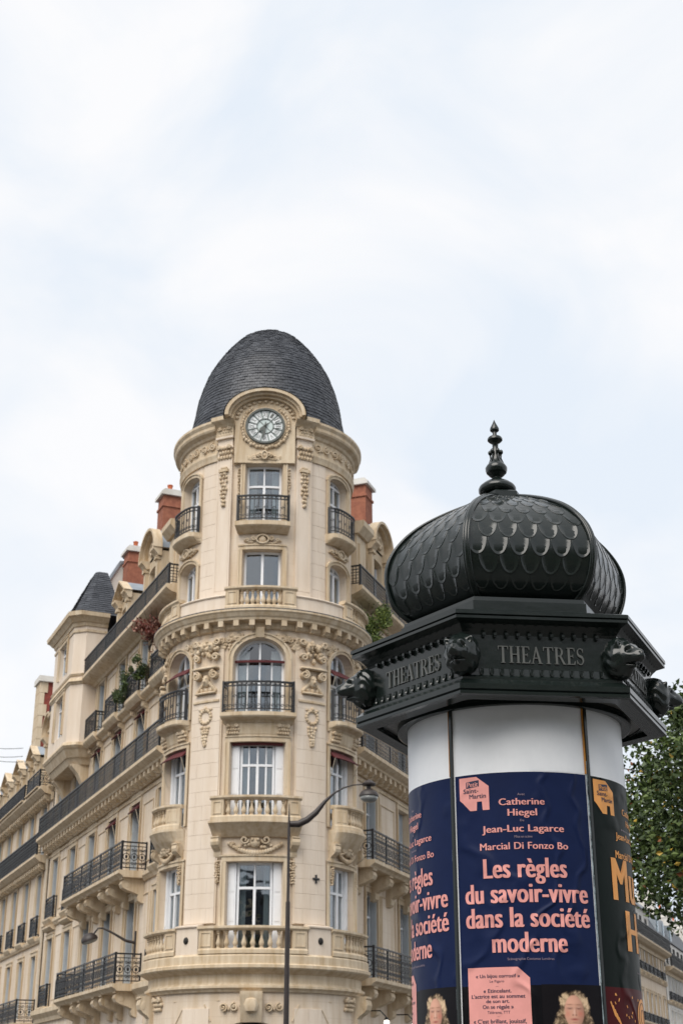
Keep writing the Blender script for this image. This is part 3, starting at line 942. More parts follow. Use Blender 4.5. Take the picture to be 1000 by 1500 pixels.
for sg in (-1, 1):
    a, b = sorted((sg * TU.a(20.5), sg * TU.a(31)))
    mb = MB(); mb.box(TU, a, b, .002, .11, 16.05, 21.55)
    mb.box(TU, a - .03, b + .03, .11, .15, 21.2, 21.28)
    mb.box(TU, a - .04, b + .04, .002, .2, 21.55, 21.62)
    mb.ribbon(TU, [(a + .06, 16.3), (b - .06, 16.3), (b - .06, 20.9), (a + .06, 20.9)], .11, .02, .012, closed=True)
    obj('pilaster', mb, 'ashlar', CB)
    c = (a + b) / 2
    carve(TU, 'drop', c, 19.75, .3, 1.2, CB, .13)
    mb = MB(); mb.box(TU, c - .16, c + .16, .11, .2, 20.36, 20.46); mb.box(TU, c - .1, c + .1, .11, .17, 20.5, 20.54); obj('moulding', mb, 'trim', CB)
    carve(TU, 'acanthus', c, 21.05, .5, .55, CB, .12)
    carve(TU, 'acanthus', c, 21.78, .46, .34, CB, .14)
    mb = MB(); mb.box(TU, a - .04, b + .04, .002, .18, 21.62, 21.95)
    mb.prof(TU, a - .1, b + .1, [(0, 21.95), (.2, 21.95), (.26, 22.02), (.36, 22.1), (.4, 22.14), (.4, 22.28), (0, 22.28)])
    obj('entablature_block', mb, 'trim', CB)
    # stone courses on the plain wall
    ashlar(TU, *sorted((sg * TU.a(31.5), sg * TU.a(43.5))), 16.05, 20.85, CB, .42, 1, .014, .0)
    carve(TU, 'drop', sg * .80, 20.0, .12, .9, CB, .03)
carve(TU, 'vine', 0, 20.80, 1.3, .2, CB, .04)
carve(FT, 'cartouche', 0, 20.86, .5, .34, CB, .06)
for (a, b) in ((-100, -31.5), (31.5, 100)):
    mb = MB(); mb.prof(TU, TU.a(a), TU.a(b), [(0, 20.86), (.06, 20.86), (.08, 20.96), (.11, 21.06), (.11, 21.12), (.04, 21.16), (.04, 21.66), (.10, 21.70), (.14, 21.78), (.27, 21.86), (.30, 21.92), (.30, 22.02), (.36, 22.12), (.36, 22.20), (0, 22.3)])
    obj('cornice', mb, 'trim', CB)
for sg in (-1, 1):
    carve(TU, 'vine', sg * TU.a(47), 21.41, 1.5, .36, CB, .05)
    carve(TU, 'vine', sg * TU.a(76), 21.41, 1.3, .36, CB, .05)
# clock dormer front
rz_, ru_ = .95, 1.30
mb = MB()
n = 24
zc = 22.15
# tympanum wall with flat front
pts = [FT(-.98, .04, 20.62), FT(.98, .04, 20.62), FT(.98, .04, zc)] + [FT(1.08 * math.cos(PI * i / n), .04, zc + .78 * math.sin(PI * i / n)) for i in range(n + 1)] + [FT(-.98, .04, zc)]
pts2 = [p - fdir * 1.3 for p in pts]
k = len(pts)
mb.add(pts + pts2, [tuple(range(k))] + [(i, (i + 1) % k, k + (i + 1) % k, k + i) for i in range(k)])
obj('gable_wall', mb, 'trim', CB)
mb = MB()
def archband(r1, h1, r2, h2, o0, o1):
    rows = []
    for i in range(n + 1):
        t = PI * i / n
        c_, s_ = math.cos(t), math.sin(t)
        rows.append([FT(r1 * c_, o0, zc + .02 + h1 * s_), FT(r1 * c_, o1, zc + .02 + h1 * s_), FT(r2 * c_, o1, zc + .02 + h2 * s_), FT(r2 * c_, o0, zc + .02 + h2 * s_)])
    mb.grid(rows, closed=True); mb.quad(*rows[0]); mb.quad(*rows[-1])
archband(1.02, .72, 1.12, .80, -.3, .18)
archband(1.12, .80, 1.20, .88, -.3, .30)
archband(1.20, .88, 1.32, .98, -1.2, .42)
obj('arched_pediment', mb, 'trim', CB, smooth='auto')
mb = MB()
rows = []
for i in range(n + 1):
    t = PI * i / n
    rows.append([FT(1.36 * math.cos(t), .44, zc + .0 + 1.02 * math.sin(t)), FT(1.36 * math.cos(t), -2.3, zc + 1.02 * math.sin(t))])
mb.grid(rows); obj('dormer_roof', mb, 'lead', CB, smooth=True)
mbv = MB()
for i in range(15):
    t = PI * (i + .5) / 15
    mbv.blob(FT, .93 * math.cos(t), .07, zc + .66 * math.sin(t), .07, .05, .05)
obj('carved_beads', mbv, 'carved', CB, smooth=True)
# clock
CZ = 21.90
mb = MB()
def disc(mbx, r, o, mi=0, n=40, cz=CZ, r0=0):
    c = FT(0, o, cz)
    if r0 == 0: mbx.add([FT(r * math.cos(2 * PI * i / n), o, cz + r * math.sin(2 * PI * i / n)) for i in range(n)], [tuple(range(n))], mi)
def ring(mbx, r0, r1, o0, o1, n=40, cz=CZ):
    rows = [[FT(r0 * math.cos(2 * PI * i / n), o0, cz + r0 * math.sin(2 * PI * i / n)), FT(r0 * math.cos(2 * PI * i / n), o1, cz + r0 * math.sin(2 * PI * i / n)),
             FT(r1 * math.cos(2 * PI * i / n), o1, cz + r1 * math.sin(2 * PI * i / n)), FT(r1 * math.cos(2 * PI * i / n), o0, cz + r1 * math.sin(2 * PI * i / n))] for i in range(n)]
    rows.append(rows[0]); mbx.grid(rows, closed=True)
disc(mb, .58, .10)
ck = obj('clock', mb, 'clock_face', CB)
mb = MB(); ring(mb, .57, .64, .04, .17); ring(mb, .255, .275, .09, .125)
for i in range(12):
    t = PI / 6 * (i + .5)
    mb.ribbon(FT, [(.27 * math.cos(t), CZ + .27 * math.sin(t)), (.58 * math.cos(t), CZ + .58 * math.sin(t))], .095, .018, .025)
for i in range(4):
    t = PI / 2 * i + PI / 4
    mb.ribbon(FT, [(0, CZ), (.26 * math.cos(t), CZ + .26 * math.sin(t))], .095, .015, .02)
obj('clock_frame', mb, 'clock_dark', ck)
def text_mesh(s, extrude=0.0, offset=0.0, align='CENTER', sp=1.0):
    cu = bpy.data.curves.new('t', 'FONT'); cu.body = s; cu.size = 1; cu.extrude = extrude; cu.offset = offset; cu.resolution_u = 4; cu.space_character = sp
    cu.align_x = align
    o = bpy.data.objects.new('t', cu); COL.objects.link(o)
    dg = bpy.context.evaluated_depsgraph_get(); dg.update()
    me = bpy.data.meshes.new_from_object(o.evaluated_get(dg))
    vs = [v.co.copy() for v in me.vertices]; fs = [tuple(p.vertices) for p in me.polygons]
    bpy.data.objects.remove(o); bpy.data.curves.remove(cu); bpy.data.meshes.remove(me)
    return vs, fs
rom = ['XII', 'I', 'II', 'III', 'IIII', 'V', 'VI', 'VII', 'VIII', 'IX', 'X', 'XI']
for i in range(12):
    t = PI / 2 - PI / 6 * i
    c_, s_ = math.cos(t), math.sin(t)
    mb = MB()
    pl_ = []
    for (rr, ww) in ((.30, .055), (.55, .105)):
        for q in ((-1, 1) if rr < .4 else (1, -1)):
            pl_.append(FT(rr * c_ - q * ww * s_, .107, CZ + rr * s_ + q * ww * c_))
    mb.add(pl_, [(0, 1, 2, 3)])
    pq = obj('numeral_plaque', mb, 'clock_white', ck)
    vs, fs = text_mesh(rom[i], 0, 0)
    xs = [v.x for v in vs]; ys = [v.y for v in vs]
    w_, h_ = max(xs) - min(xs), max(ys) - min(ys)
    sx_ = min(.16, .05 + .035 * len(rom[i])) / w_; sy_ = .17 / h_
    pts = []
    for v in vs:
        x = (v.x - (max(xs) + min(xs)) / 2) * sx_; y = (v.y - (max(ys) + min(ys)) / 2) * sy_
        rad = .43 + y
        pts.append(FT(rad * c_ + x * s_, .112, CZ + rad * s_ - x * c_))
    mb = MB(); mb.add(pts, fs); obj('numeral', mb, 'clock_dark', ck)
for (ang, L, w_) in ((225, .30, .06), (262, .50, .045)):
    t = R_(ang); mb = MB()
    c_, s_ = math.cos(t), math.sin(t)
    P = lambda r, q: FT(r * c_ - q * s_, .15 if L < .4 else .165, CZ + r * s_ + q * c_)
    mb.add([P(-.14, -.015), P(-.14, .015), P(L * .6, w_), P(L, 0), P(L * .6, -w_)], [(0, 1, 2, 3, 4)])
    mb.tube([FT(0, .1, CZ), FT(0, .19, CZ)], .03, 8)
    obj('clock_hand', mb, 'clock_dark', ck)
mb = MB(); rn = random.Random(5)
for i in range(46):
    t = 2 * PI * i / 46
    if 60 < math.degrees(t) < 120: continue
    r = .76 + rn.uniform(-.03, .03)
    bulge = 1.0 + .35 * max(0, -math.sin(t))
    mb.blob(FT, r * math.cos(t), .07, CZ + r * math.sin(t), .055 * bulge, .07, .075)
ring(mb, .64, .70, .0, .10)
obj('carved_wreath', mb, 'carved', CB, smooth=True)

# dome of slates
dome_pr = [(2.60, 22.28), (2.63, 22.7), (2.62, 23.0), (2.56, 23.32), (2.45, 24.03), (2.32, 24.5), (2.15, 25.0), (1.90, 25.48), (1.65, 25.88), (1.36, 26.26), (1.05, 26.60), (.72, 26.82), (.42, 26.94), (.15, 26.99)]
mb = MB(); mb.lathe((TC.x, TC.y, 0), [(r - .03, z) for r, z in dome_pr], 64)
dome = obj('dome', mb, 'slate', CB, smooth=True)
mb = MB(); mb.lathe((TC.x, TC.y, 0), [(.26, 26.96), (.26, 26.99), (.15, 27.02), (.05, 27.04)], 20); obj('dome_cap', mb, 'lead', dome, smooth=True)
def prof_len(pr):
    L = [0]
    for a, b in zip(pr, pr[1:]): L.append(L[-1] + math.hypot(b[0] - a[0], b[1] - a[1]))
    return L
def prof_at(pr, L, s):
    for i in range(len(L) - 1):
        if s <= L[i + 1] or i == len(L) - 2:
            t = (s - L[i]) / (L[i + 1] - L[i])
            a, b = pr[i], pr[i + 1]
            tx, tz = (b[0] - a[0]) / (L[i + 1] - L[i]), (b[1] - a[1]) / (L[i + 1] - L[i])
            return a[0] + (b[0] - a[0]) * t, a[1] + (b[1] - a[1]) * t, tz, -tx
L = prof_len(dome_pr)
mb = MB(); s_ = 0.0; row = 0
rn = random.Random(11)
while s_ < L[-1] - .1:
    r0, z0, nx, nzz = prof_at(dome_pr, L, s_)
    r1, z1, nx1, nz1 = prof_at(dome_pr, L, min(s_ + .155, L[-1]))
    cnt = max(8, int(2 * PI * r0 / .17))
    for j in range(cnt):
        t0 = 2 * PI * (j + (row % 2) * .5) / cnt; t1 = t0 + 2 * PI / cnt * .95
        lift = .022 + rn.uniform(-.006, .008)
        zz = rn.uniform(-.012, .012)
        def P(r, z, t): return (TC.x + r * math.sin(t), TC.y - r * math.cos(t), z)
        a = P(r0 + nx * lift, z0 + nzz * lift + zz, t0); b = P(r0 + nx * lift, z0 + nzz * lift + zz, t1)
        c = P(r1 + nx1 * .002, z1 + nz1 * .002, t1); d = P(r1 + nx1 * .002, z1 + nz1 * .002, t0)
        e = P(r0 - .01, z0 + zz, t0); f = P(r0 - .01, z0 + zz, t1)
        mb.add((a, b, c, d, e, f), ((0, 1, 2, 3), (0, 1, 5, 4)), 1 if rn.random() < .3 else 0)
    s_ += .12; row += 1
so = bpy.data.objects.new('slate_covering', None)
me = bpy.data.meshes.new('slate_covering')
me.from_pydata([(p[0] - TC.x, p[1] - TC.y, p[2] - TC.z) for p in mb.v], [], mb.f)
me.materials.append(M['slate']); me.materials.append(M['slate2']); me.polygons.foreach_set('material_index', mb.mi)
bpy.data.objects.remove(so)
so = bpy.data.objects.new('slate_covering', me); COL.objects.link(so); so.parent = dome; so['kind'] = 'stuff'

# ------------------------------------------------------------------ street facades
def slates(mp, u0, u1, prf, parent, name='slate_covering', seg=.22, rowh=.2):
    """rows of slates on a roof slope with profile [(o,z),(o,z)]"""
    (o0, z0), (o1, z1) = prf
    Ls = math.hypot(o1 - o0, z1 - z0); n = int(Ls / rowh); mb = MB()
    nx, nzz = (z1 - z0) / Ls, -(o1 - o0) / Ls
    for i in range(n):
        t0, t1 = i / n, (i + 1) / n
        x0, y0 = o0 + (o1 - o0) * t0, z0 + (z1 - z0) * t0
        x1, y1 = o0 + (o1 - o0) * t1, z0 + (z1 - z0) * t1
        k = max(1, int((u1 - u0) / seg)); d = (u1 - u0) / k
        for j in range(k + (i % 2)):
            a = u0 + d * j - (d / 2 if i % 2 else 0); b = a + d * .96
            a = max(a, u0); b = min(b, u1)
            l = .02 + random.uniform(-.005, .008)
            P = [mp(a, x0 + nx * l, y0 + nzz * l), mp(b, x0 + nx * l, y0 + nzz * l), mp(b, x1 + nx * .003, y1 + nzz * .003), mp(a, x1 + nx * .003, y1 + nzz * .003), mp(a, x0, y0), mp(b, x0, y0)]
            mb.add(P, ((0, 1, 2, 3), (0, 1, 5, 4)), 1 if random.random() < .25 else 0)
    o = obj(name, mb, ['slate', 'slate2'], parent, kind='stuff')
    return o

def dormer(mp, c, w, z0, parent, arch=True, ztop=None, o=-.12, h=2.0):
    """stone dormer with pediment standing on the upper balcony"""
    zt = z0 + h
    op = (c - w / 2, c + w / 2, z0 + .1, z0 + h - .45, .12)
    mb = MB()
    wall(mb, Lin(mp(0, o, 0), (mp.ud.x, mp.ud.y), (mp.nd.x, mp.nd.y)), c - w / 2 - .38, c + w / 2 + .38, z0, zt, [op], depth=.35)
    for sg in (-1, 1):
        u = c + sg * (w / 2 + .38)
        mb.quad(mp(u, o, z0), mp(u, o - 2.2, z0), mp(u, o - 2.2, zt), mp(u, o, zt))
        a, b = sorted((c + sg * (w / 2 + .12), c + sg * (w / 2 + .34)))
        mb.box(mp, a, b, o, o + .13, z0, zt - .35)
        mb.box(mp, a - .04, b + .04, o, o + .2, zt - .35, zt - .22)
        mb.prof(mp, a - .12, b + .12, [(o, zt - .22), (o + .14, zt - .22), (o + .24, zt - .08), (o + .34, zt), (o + .34, zt + .08), (o, zt + .08)])
    do = obj('dormer', mb, 'trim', parent)
    m2 = Lin(mp(0, o, 0), (mp.ud.x, mp.ud.y), (mp.nd.x, mp.nd.y))
    mb = MB(); hw = w / 2 + .42; nn = 16
    rise = .95 if arch else .6
    if arch: cur = [(c - hw * math.cos(PI * i / nn), zt + .08 + rise * math.sin(PI * i / nn)) for i in range(nn + 1)]
    else: cur = [(c - hw, zt + .08), (c, zt + .08 + rise), (c + hw, zt + .08)]
    P = [mp(u, o + .02, z) for u, z in cur]
    Q = [mp(u, o - 1.6, z) for u, z in cur]
    mb.add(P, [tuple(range(len(P)))])
    for i in range(len(P) - 1): mb.quad(P[i], P[i + 1], Q[i + 1], Q[i])
    for (e, t, dd) in ((0, .12, .2), (.09, .1, .34)):
        rows = []
        for u, z in cur:
            k1 = 1 + (e) / hw; k2 = 1 + (e + t) / hw
            f = lambda k: (c + (u - c) * k, zt + .08 + (z - zt - .08) * k)
            (ua, za), (ub, zb) = f(k1 - .12), f(k2 - .12)
            rows.append([mp(ua, o, za), mp(ua, o + dd, za), mp(ub, o + dd, zb), mp(ub, o, zb)])
        mb.grid(rows, closed=True); mb.quad(*rows[0]); mb.quad(*rows[-1])
    obj('pediment', mb, 'trim', do, smooth='auto' if arch else False)
    mb = MB()
    rows = [[mp(c + (u - c) * 1.03, o + .3, z + .03), mp(c + (u - c) * 1.03, o - 2.2, z + .03)] for u, z in cur]
    mb.grid(rows); obj('dormer_roof', mb, 'zinc', do, smooth='auto')
    carve(m2, 'cartouche', c, zt + .34, w * .8, .5, do, .05)
    g = MB(); g.box(m2, op[0], op[1], -.3, -.28, op[2], op[3] + .1); obj('window', g, 'glass', do)
    g = MB()
    a, b = op[0], op[1]
    for (l, r) in ((a, a + .06), (b - .06, b), (c - .04, c + .04)): g.box(m2, l, r, -.28, -.2, op[2], op[3])
    g.box(m2, a + .06, b - .06, -.28, -.21, op[2] + 1.0, op[2] + 1.06)
    obj('window_frame', g, 'white', do)
    return do

def chimney(mp, u0, u1, o0, o1, z0, z1, parent, mt='brick', pots=3, cap='render'):
    mb = MB()
    mb.box(mp, u0, u1, o1, o0, z0, z1 - .25)
    mb.box(mp, u0 - .05, u1 + .05, o1 - .05, o0 + .05, z1 - .75, z1 - .66)
    ch = obj('chimney', mb, mt, parent)
    # brick courses as thin raised bands
    mb = MB(); zz = z0 + .1
    while zz < z1 - .8:
        mb.box(mp, u0 - .006, u1 + .006, o1 - .006, o0 + .006, zz, zz + .062); zz += .075
    obj('brick_courses', mb, mt, ch, kind='stuff')
    mb = MB(); mb.prof(mp, u0 - .12, u1 + .12, [(o1 - .12, z1 - .25), (o0 + .12, z1 - .25), (o0 + .12, z1 - .12), (o0, z1), (o1, z1), (o1 - .12, z1 - .12)])
    obj('chimney_cap', mb, cap, ch)
    for i in range(pots):
        t = (i + .5) / pots
        p = mp((u0 + u1) / 2, o0 + (o1 - o0) * t, z1)
        mb = MB(); mb.lathe(p, [(.11, -.02), (.13, .05), (.10, .1), (.10, .32 + .1 * (i % 2)), (.12, .34 + .1 * (i % 2)), (.12, .38 + .1 * (i % 2))], 10)
        obj('chimney_pot', mb, 'pot', ch)
        if i == pots - 1:
            mb = MB(); h = .38 + .1 * (i % 2); mb.lathe(p, [(.02, h), (.02, h + .12), (.16, h + .12), (.02, h + .2)], 10); obj('cowl', mb, 'hole', ch)
    return ch

def street_wall(mp, u0, u1, bays, wl_, parent, zt=17.2, zg=4.5, zb=0, mt='stone', depth=.4, nar=None):
    """wall with one opening per bay and level; returns the openings"""
    ops = []
    for b in bays:
        for (z0, z1, w) in wl_:
            hw = w / 2
            if nar and abs(b - nar[0]) < .01: hw = nar[1] / 2
            ops.append((b - hw, b + hw, z0, z1, 0))
    mb = MB(); wall(mb, mp, u0, u1, zb, zt, ops, depth=depth)
    obj('wall', mb, mt, parent)
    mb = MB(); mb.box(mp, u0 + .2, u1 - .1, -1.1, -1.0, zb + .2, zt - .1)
    obj('dark_backing', mb, 'room', parent)  # backing coloured near-black for the shade of the rooms
    return ops

LV = [(5.12, 7.78, 1.12), (8.58, 11.0, 1.12), (11.95, 14.3, 1.08), (14.75, 16.95, 1.0)]
def deep_balcony(mp, u0, u1, z, d, parent, brs, railh=.92):
    mb = MB(); mb.prof(mp, u0, u1, [(0, z - .22), (d - .16, z - .22), (d - .1, z - .16), (d, z - .1), (d, z), (0, z)])
    bo = obj('balcony', mb, 'trim', parent)
    for u in brs: console(mp, u, .34, z - 1.0, z - .222, d - .15, bo)
    railing(mp, u0 + .06, u1 - .06, d - .07, z, z + railh, bo, 'heavy')
    return bo
def small_rail(mp, c, hw, z, h, parent, o=.16, style='heavy'):
    mb = MB(); mb.prof(mp, c - hw, c + hw, [(0, z - .2), (o + .0, z - .2), (o + .06, z - .12), (o + .1, z - .06), (o + .1, z), (0, z)])
    bo = obj('window_sill', mb, 'trim', parent)
    railing(mp, c - hw + .04, c + hw - .04, o, z, z + h, bo, style, ret=True, step=.1)
    return bo

def facade(mp, bays, u0, u1, parent, sd_, nar=None, deep=None, lv4=True):
    ops = street_wall(mp, u0, u1, bays, LV + [(0.9, 3.45, 1.5)], parent, nar=nar)
    for op in ops:
        if op[2] < 2:
            g = MB(); g.box(mp, op[0], op[1], -.3, -.28, op[2], op[3]); w_ = obj('shop_window', g, 'glass', parent)
            g = MB(); g.box(mp, op[0], op[1], -.28, -.2, op[3] - .6, op[3] - .54); g.box(mp, op[0], op[0] + .08, -.28, -.2, op[2], op[3]); g.box(mp, op[1] - .08, op[1], -.28, -.2, op[2], op[3]); obj('window_frame', g, 'iron', w_)
        else:
            if op[0] > 22: continue
            r = random.random()
            window(mp, op, parent, shutters='closed' if (sd_ == 'R' and r < .3) else 'louvre', thin=True, curtain=r < .7)
    surrounds([op for op in ops if op[2] > 4], mp, .15, parent, .05)
    # piers between windows: shallow raised panels with joints
    bs = sorted(bays)
    for a, b in zip(bs, bs[1:]):
        c, hw = (a + b) / 2, max(.2, (b - a) / 2 - 1.0)
        for (z0, z1) in ((5.2, 7.9), (8.7, 10.9), (12.0, 14.2), (14.85, 16.9)):
            mb = MB(); mb.ribbon(mp, [(c - hw, z0 + .15), (c + hw, z0 + .15), (c + hw, z1 - .1), (c - hw, z1 - .1)], .0, .05, .03, closed=True)
            obj('wall_panel', mb, 'trim', parent)
    # blinds
    for op in ops:
        if 11 < op[2] < 13 or (8 < op[2] < 9 and op[0] < 9.5 and sd_ == 'L' and op[0] > 3):
            a, b, zt_ = op[0], op[1], op[3]
            g = MB(); g.prof(mp, a + .02, b - .02, [(-.12, zt_ - .01), (-.03, zt_ - .02), (.18, zt_ - .26), (.15, zt_ - .29), (-.12, zt_ - .1)])
            bo = obj('awning', g, 'blind', parent)
            g = MB(); g.tube([mp(a + .05, -.02, zt_ - .95), mp(a + .05, .17, zt_ - .27)], .014, 6)
            g.tube([mp(b - .05, -.02, zt_ - .95), mp(b - .05, .17, zt_ - .27)], .014, 6)
            obj('awning_arms', g, 'cream_canvas', bo)
    # string courses
    for pr in ([(0, 4.55), (.1, 4.55), (.14, 4.7), (.26, 4.82), (.30, 4.86), (.30, 5.02), (.1, 5.1), (0, 5.1)],
               [(0, 8.22), (.06, 8.22), (.12, 8.32), (.16, 8.36), (.16, 8.48), (0, 8.52)], [(0, 11.19), (.05, 11.19), (.08, 11.27), (0, 11.3)],
               [(0, 14.38), (.1, 14.38), (.14, 14.46), (.30, 14.54), (.34, 14.58), (.34, 14.68), (0, 14.74)]):
        mb = MB(); mb.prof(mp, u0, u1, pr); obj('string_course', mb, 'trim', parent)
    # long third-floor balcony
    mb = MB()
    mb.prof(mp, u0, u1, [(0, 11.36), (.12, 11.36), (.16, 11.42), (.16, 11.62), (.42, 11.66), (.45, 11.72), (.55, 11.78), (.66, 11.86), (.66, 11.97), (0, 11.97)])
    bo = obj('balcony', mb, 'trim', parent)
    modillions(mp, u0 + .3, u1 - .2, .52, .2, .16, 11.38, 11.655, .24, parent)
    railing(mp, u0 + .05, u1 - .05, .58, 11.98, 12.86, bo, 'bars', step=.13)
    # top slab and long balcony
    mb = MB()
    mb.prof(mp, u0, u1, [(0, 17.02), (.1, 17.02), (.18, 17.1), (.44, 17.18), (.55, 17.24), (.62, 17.3), (.62, 17.42), (-.6, 17.42), (-.6, 17.2)])
    bo = obj('balcony', mb, 'trim', parent)
    railing(mp, u0 + .05, u1 - .05, .54, 17.43, 18.15, bo, 'bars', step=.12)
    # fourth-floor window sills and rails
    for b in bays:
        mb = MB(); mb.prof(mp, b - .85, b + .85, [(.0, 14.4), (.3, 14.44), (.42, 14.56), (.46, 14.62), (.46, 14.74), (0, 14.74)])
        bo = obj('window_sill', mb, 'trim', parent)
        railing(mp, b - .8, b + .8, .40, 14.745, 15.58, bo, 'fancy', step=.13)
        for sg in (-1, 1): console(mp, b + sg * .72, .16, 14.02, 14.4, .24, parent)
    return ops

baysL = [2.3, 5.45, 8.62, 11.78, 14.95, 18.1]
opsL = facade(FL, baysL, .9, 19.5, CB, 'L', nar=(2.3, .8))
for z in (5.04, 8.52):
    deep_balcony(FL, 3.75, 12.35, z, .92, CB, [4.1, 5.9, 7.0, 9.0, 10.1, 12.0])
for z in (5.12, 8.56):
    small_rail(FL, 2.3, .55, z, .85, CB)
    for b in (14.95, 18.1): small_rail(FL, b, .75, z, .85, CB)
    for b in baysL[1:]:
        mb = MB(); mb.prof(FL, b - .8, b + .8, [(0, z + 2.95), (.1, z + 2.95), (.2, z + 3.02), (.24, z + 3.06), (.24, z + 3.12), (0, z + 3.14)]) if z < 6 else mb.prof(FL, b - .7, b + .7, [(0, z + 2.72), (.06, z + 2.72), (.06, z + 2.9), (0, z + 2.9)])
        obj('window_hood', mb, 'trim', CB)
# rusticated ground floor stones near the tower
for (a, b) in ((3.2, 4.5), (6.3, 7.7)):
    ashlar(FL, a, b, .2, 4.5, CB, .42, 1, .035, 0)
# drainpipe at the party line
mb = MB(); mb.tube([FL(19.55, .08, .2), FL(19.55, .08, 11.2)], .06, 8); obj('drainpipe', mb, 'cream_canvas', CB)

baysR = [3.35, 6.75, 10.1, 13.5, 16.9]
opsR = facade(FR, baysR, .9, 19.0, CB, 'R')
for z in (5.04, 8.52):
    deep_balcony(FR, 1.25, 9.2, z, .85, CB, [1.75, 3.4, 5.0, 6.8, 8.6])

# ---- mansard, dormers, chimneys, roof
def mansard(mp, u0, u1, parent):
    mb = MB()
    mb.prof(mp, u0, u1, [(-.55, 17.4), (-1.5, 20.9), (-4.0, 21.6), (-4.0, 17.4)])
    ro = obj('mansard_roof', mb, 'slate', parent)
    slates(mp, u0, u1, ((-.55, 17.4), (-1.5, 20.9)), ro)
    mb = MB(); mb.prof(mp, u0, u1, [(-1.4, 20.85), (-1.55, 21.02), (-1.9, 21.05), (-1.9, 20.85)]); obj('roof_ridge', mb, 'zinc', ro)
    return ro
roL = mansard(FL, 2.3, 16.2, CB)
roR = mansard(FR, 2.3, 19.0, CB)
dormer(FL, 5.9, 1.15, 17.42, CB, True, h=2.75, o=-.25)
dormer(FL, 9.9, 1.0, 17.42, CB, False, h=2.45, o=-.25)
dormer(FR, 5.0, 1.15, 17.42, CB, True, h=2.75, o=-.25)
dormer(FR, 9.6, 1.0, 17.42, CB, False, h=2.45, o=-.25)
# stone attic piers next to the tower
for mp in (FL, FR):
    mb = MB(); mb.box(mp, 2.4, 3.3, -1.2, -.1, 17.42, 19.9); mb.prof(mp, 2.3, 3.4, [(-1.2, 19.9), (.0, 19.9), (.12, 20.05), (.2, 20.15), (.2, 20.35), (-1.2, 20.4)])
    mb.box(mp, 2.55, 3.15, -.1, -.04, 17.6, 19.6)
    obj('attic_pier', mb, 'trim', CB)
chimney(FL, 9.7, 10.5, -1.5, -3.6, 20.0, 24.75, CB, 'brick', 3)
chimney(FL, 15.3, 16.1, -1.55, -3.9, 20.0, 24.3, CB, 'brick', 3)
chimney(FR, 7.4, 8.2, -1.5, -3.9, 20.0, 24.35, CB, 'brick', 1)
# white rendered fire wall behind the turret
mb = MB(); mb.prof(FL, 16.25, 16.8, [(-.45, 18.5), (-.45, 21.9), (-1.45, 23.75), (-4.5, 23.75), (-4.5, 18.5)])
fw = obj('party_wall', mb, 'render', CB)
mb = MB(); mb.prof(FL, 16.17, 16.88, [(-.36, 21.9), (-1.4, 23.88), (-4.5, 23.88), (-4.5, 23.75), (-1.46, 23.74), (-.46, 21.88)]); obj('coping', mb, 'zinc', fw)
mb = MB(); p = FL(16.5, -1.9, 23.88); mb.lathe(p, [(.2, 0), (.2, .3), (.34, .32), (.34, .4), (.12, .6)], 10); obj('roof_vent', mb, 'hole', CB)
# core of the block so that the wedge is solid
mb = MB()
q = [FL(1.0, -.5, 0), FL(19.5, -.5, 0), FL(19.5, -6, 0), FR(19, -6, 0), FR(19, -.5, 0), FR(1.0, -.5, 0)]
P0 = [Vector((p.x, p.y, 17.3)) for p in (FL(2.6, -1.6, 0), FL(19.5, -1.6, 0), FL(19.5, -7, 0), FR(19, -7, 0), FR(19, -1.6, 0), FR(2.6, -1.6, 0))]
P1 = [Vector((p.x, p.y, 21.0)) for p in P0]
mb.add(P0 + P1, [(0, 1, 2, 3, 4, 5), (6, 7, 8, 9, 10, 11)] + [(i, (i + 1) % 6, 6 + (i + 1) % 6, 6 + i) for i in range(6)])
obj('flat_roof', mb, 'zinc', CB)

# ---- corbelled turret (oriel) at the far end of the left front
tp = [(12.95, -.3), (12.95, .55), (13.35, .98), (16.9, .98), (17.3, .55), (17.3, -.3)]
def poly_prism(mb, mp, pl, z0, z1, k0=0.0, k1=0.0, c=(15.1, .0)):
    """vertical prism over plan polygon, offset outwards by k (metres)"""
    def off(p, k):
        dx, dy = p[0] - c[0], p[1] - c[1]
        return (p[0] + (k if dx > 0 else -k), p[1] + (k if p[1] > -.1 else 0))
    A = [mp(*off(p, k0), z0) for p in pl]; B = [mp(*off(p, k1), z1) for p in pl]
    m = len(pl)
    mb.add(A + B, [tuple(range(m)), tuple(range(m, 2 * m))] + [(i, (i + 1) % m, m + (i + 1) % m, m + i) for i in range(m)])
mb = MB()
TRM = Lin(FL(0, .98, 0), (uL.x, uL.y), (nL.x, nL.y))
top_ops = [(14.3, 15.7, 15.3, 17.0, 0), (14.3, 15.7, 17.9, 19.3, 0)]
wall(mb, TRM, 13.35, 16.9, 14.75, 19.6, top_ops, depth=.25)
for (a, b) in (((12.95, -.3), (12.95, .55)), ((12.95, .55), (13.35, .98)), ((16.9, .98), (17.3, .55)), ((17.3, .55), (17.3, -.3))):
    mb.quad(FL(a[0], a[1], 14.75), FL(b[0], b[1], 14.75), FL(b[0], b[1], 19.6), FL(a[0], a[1], 19.6))
obj('turret_wall', mb, 'ashlar', CB)
for op in top_ops:
    window(TRM, op, CB, of=-.16, thin=True, curtain=False)
mb = MB()
for op in top_ops: surround(mb, TRM, op, .14, .06)
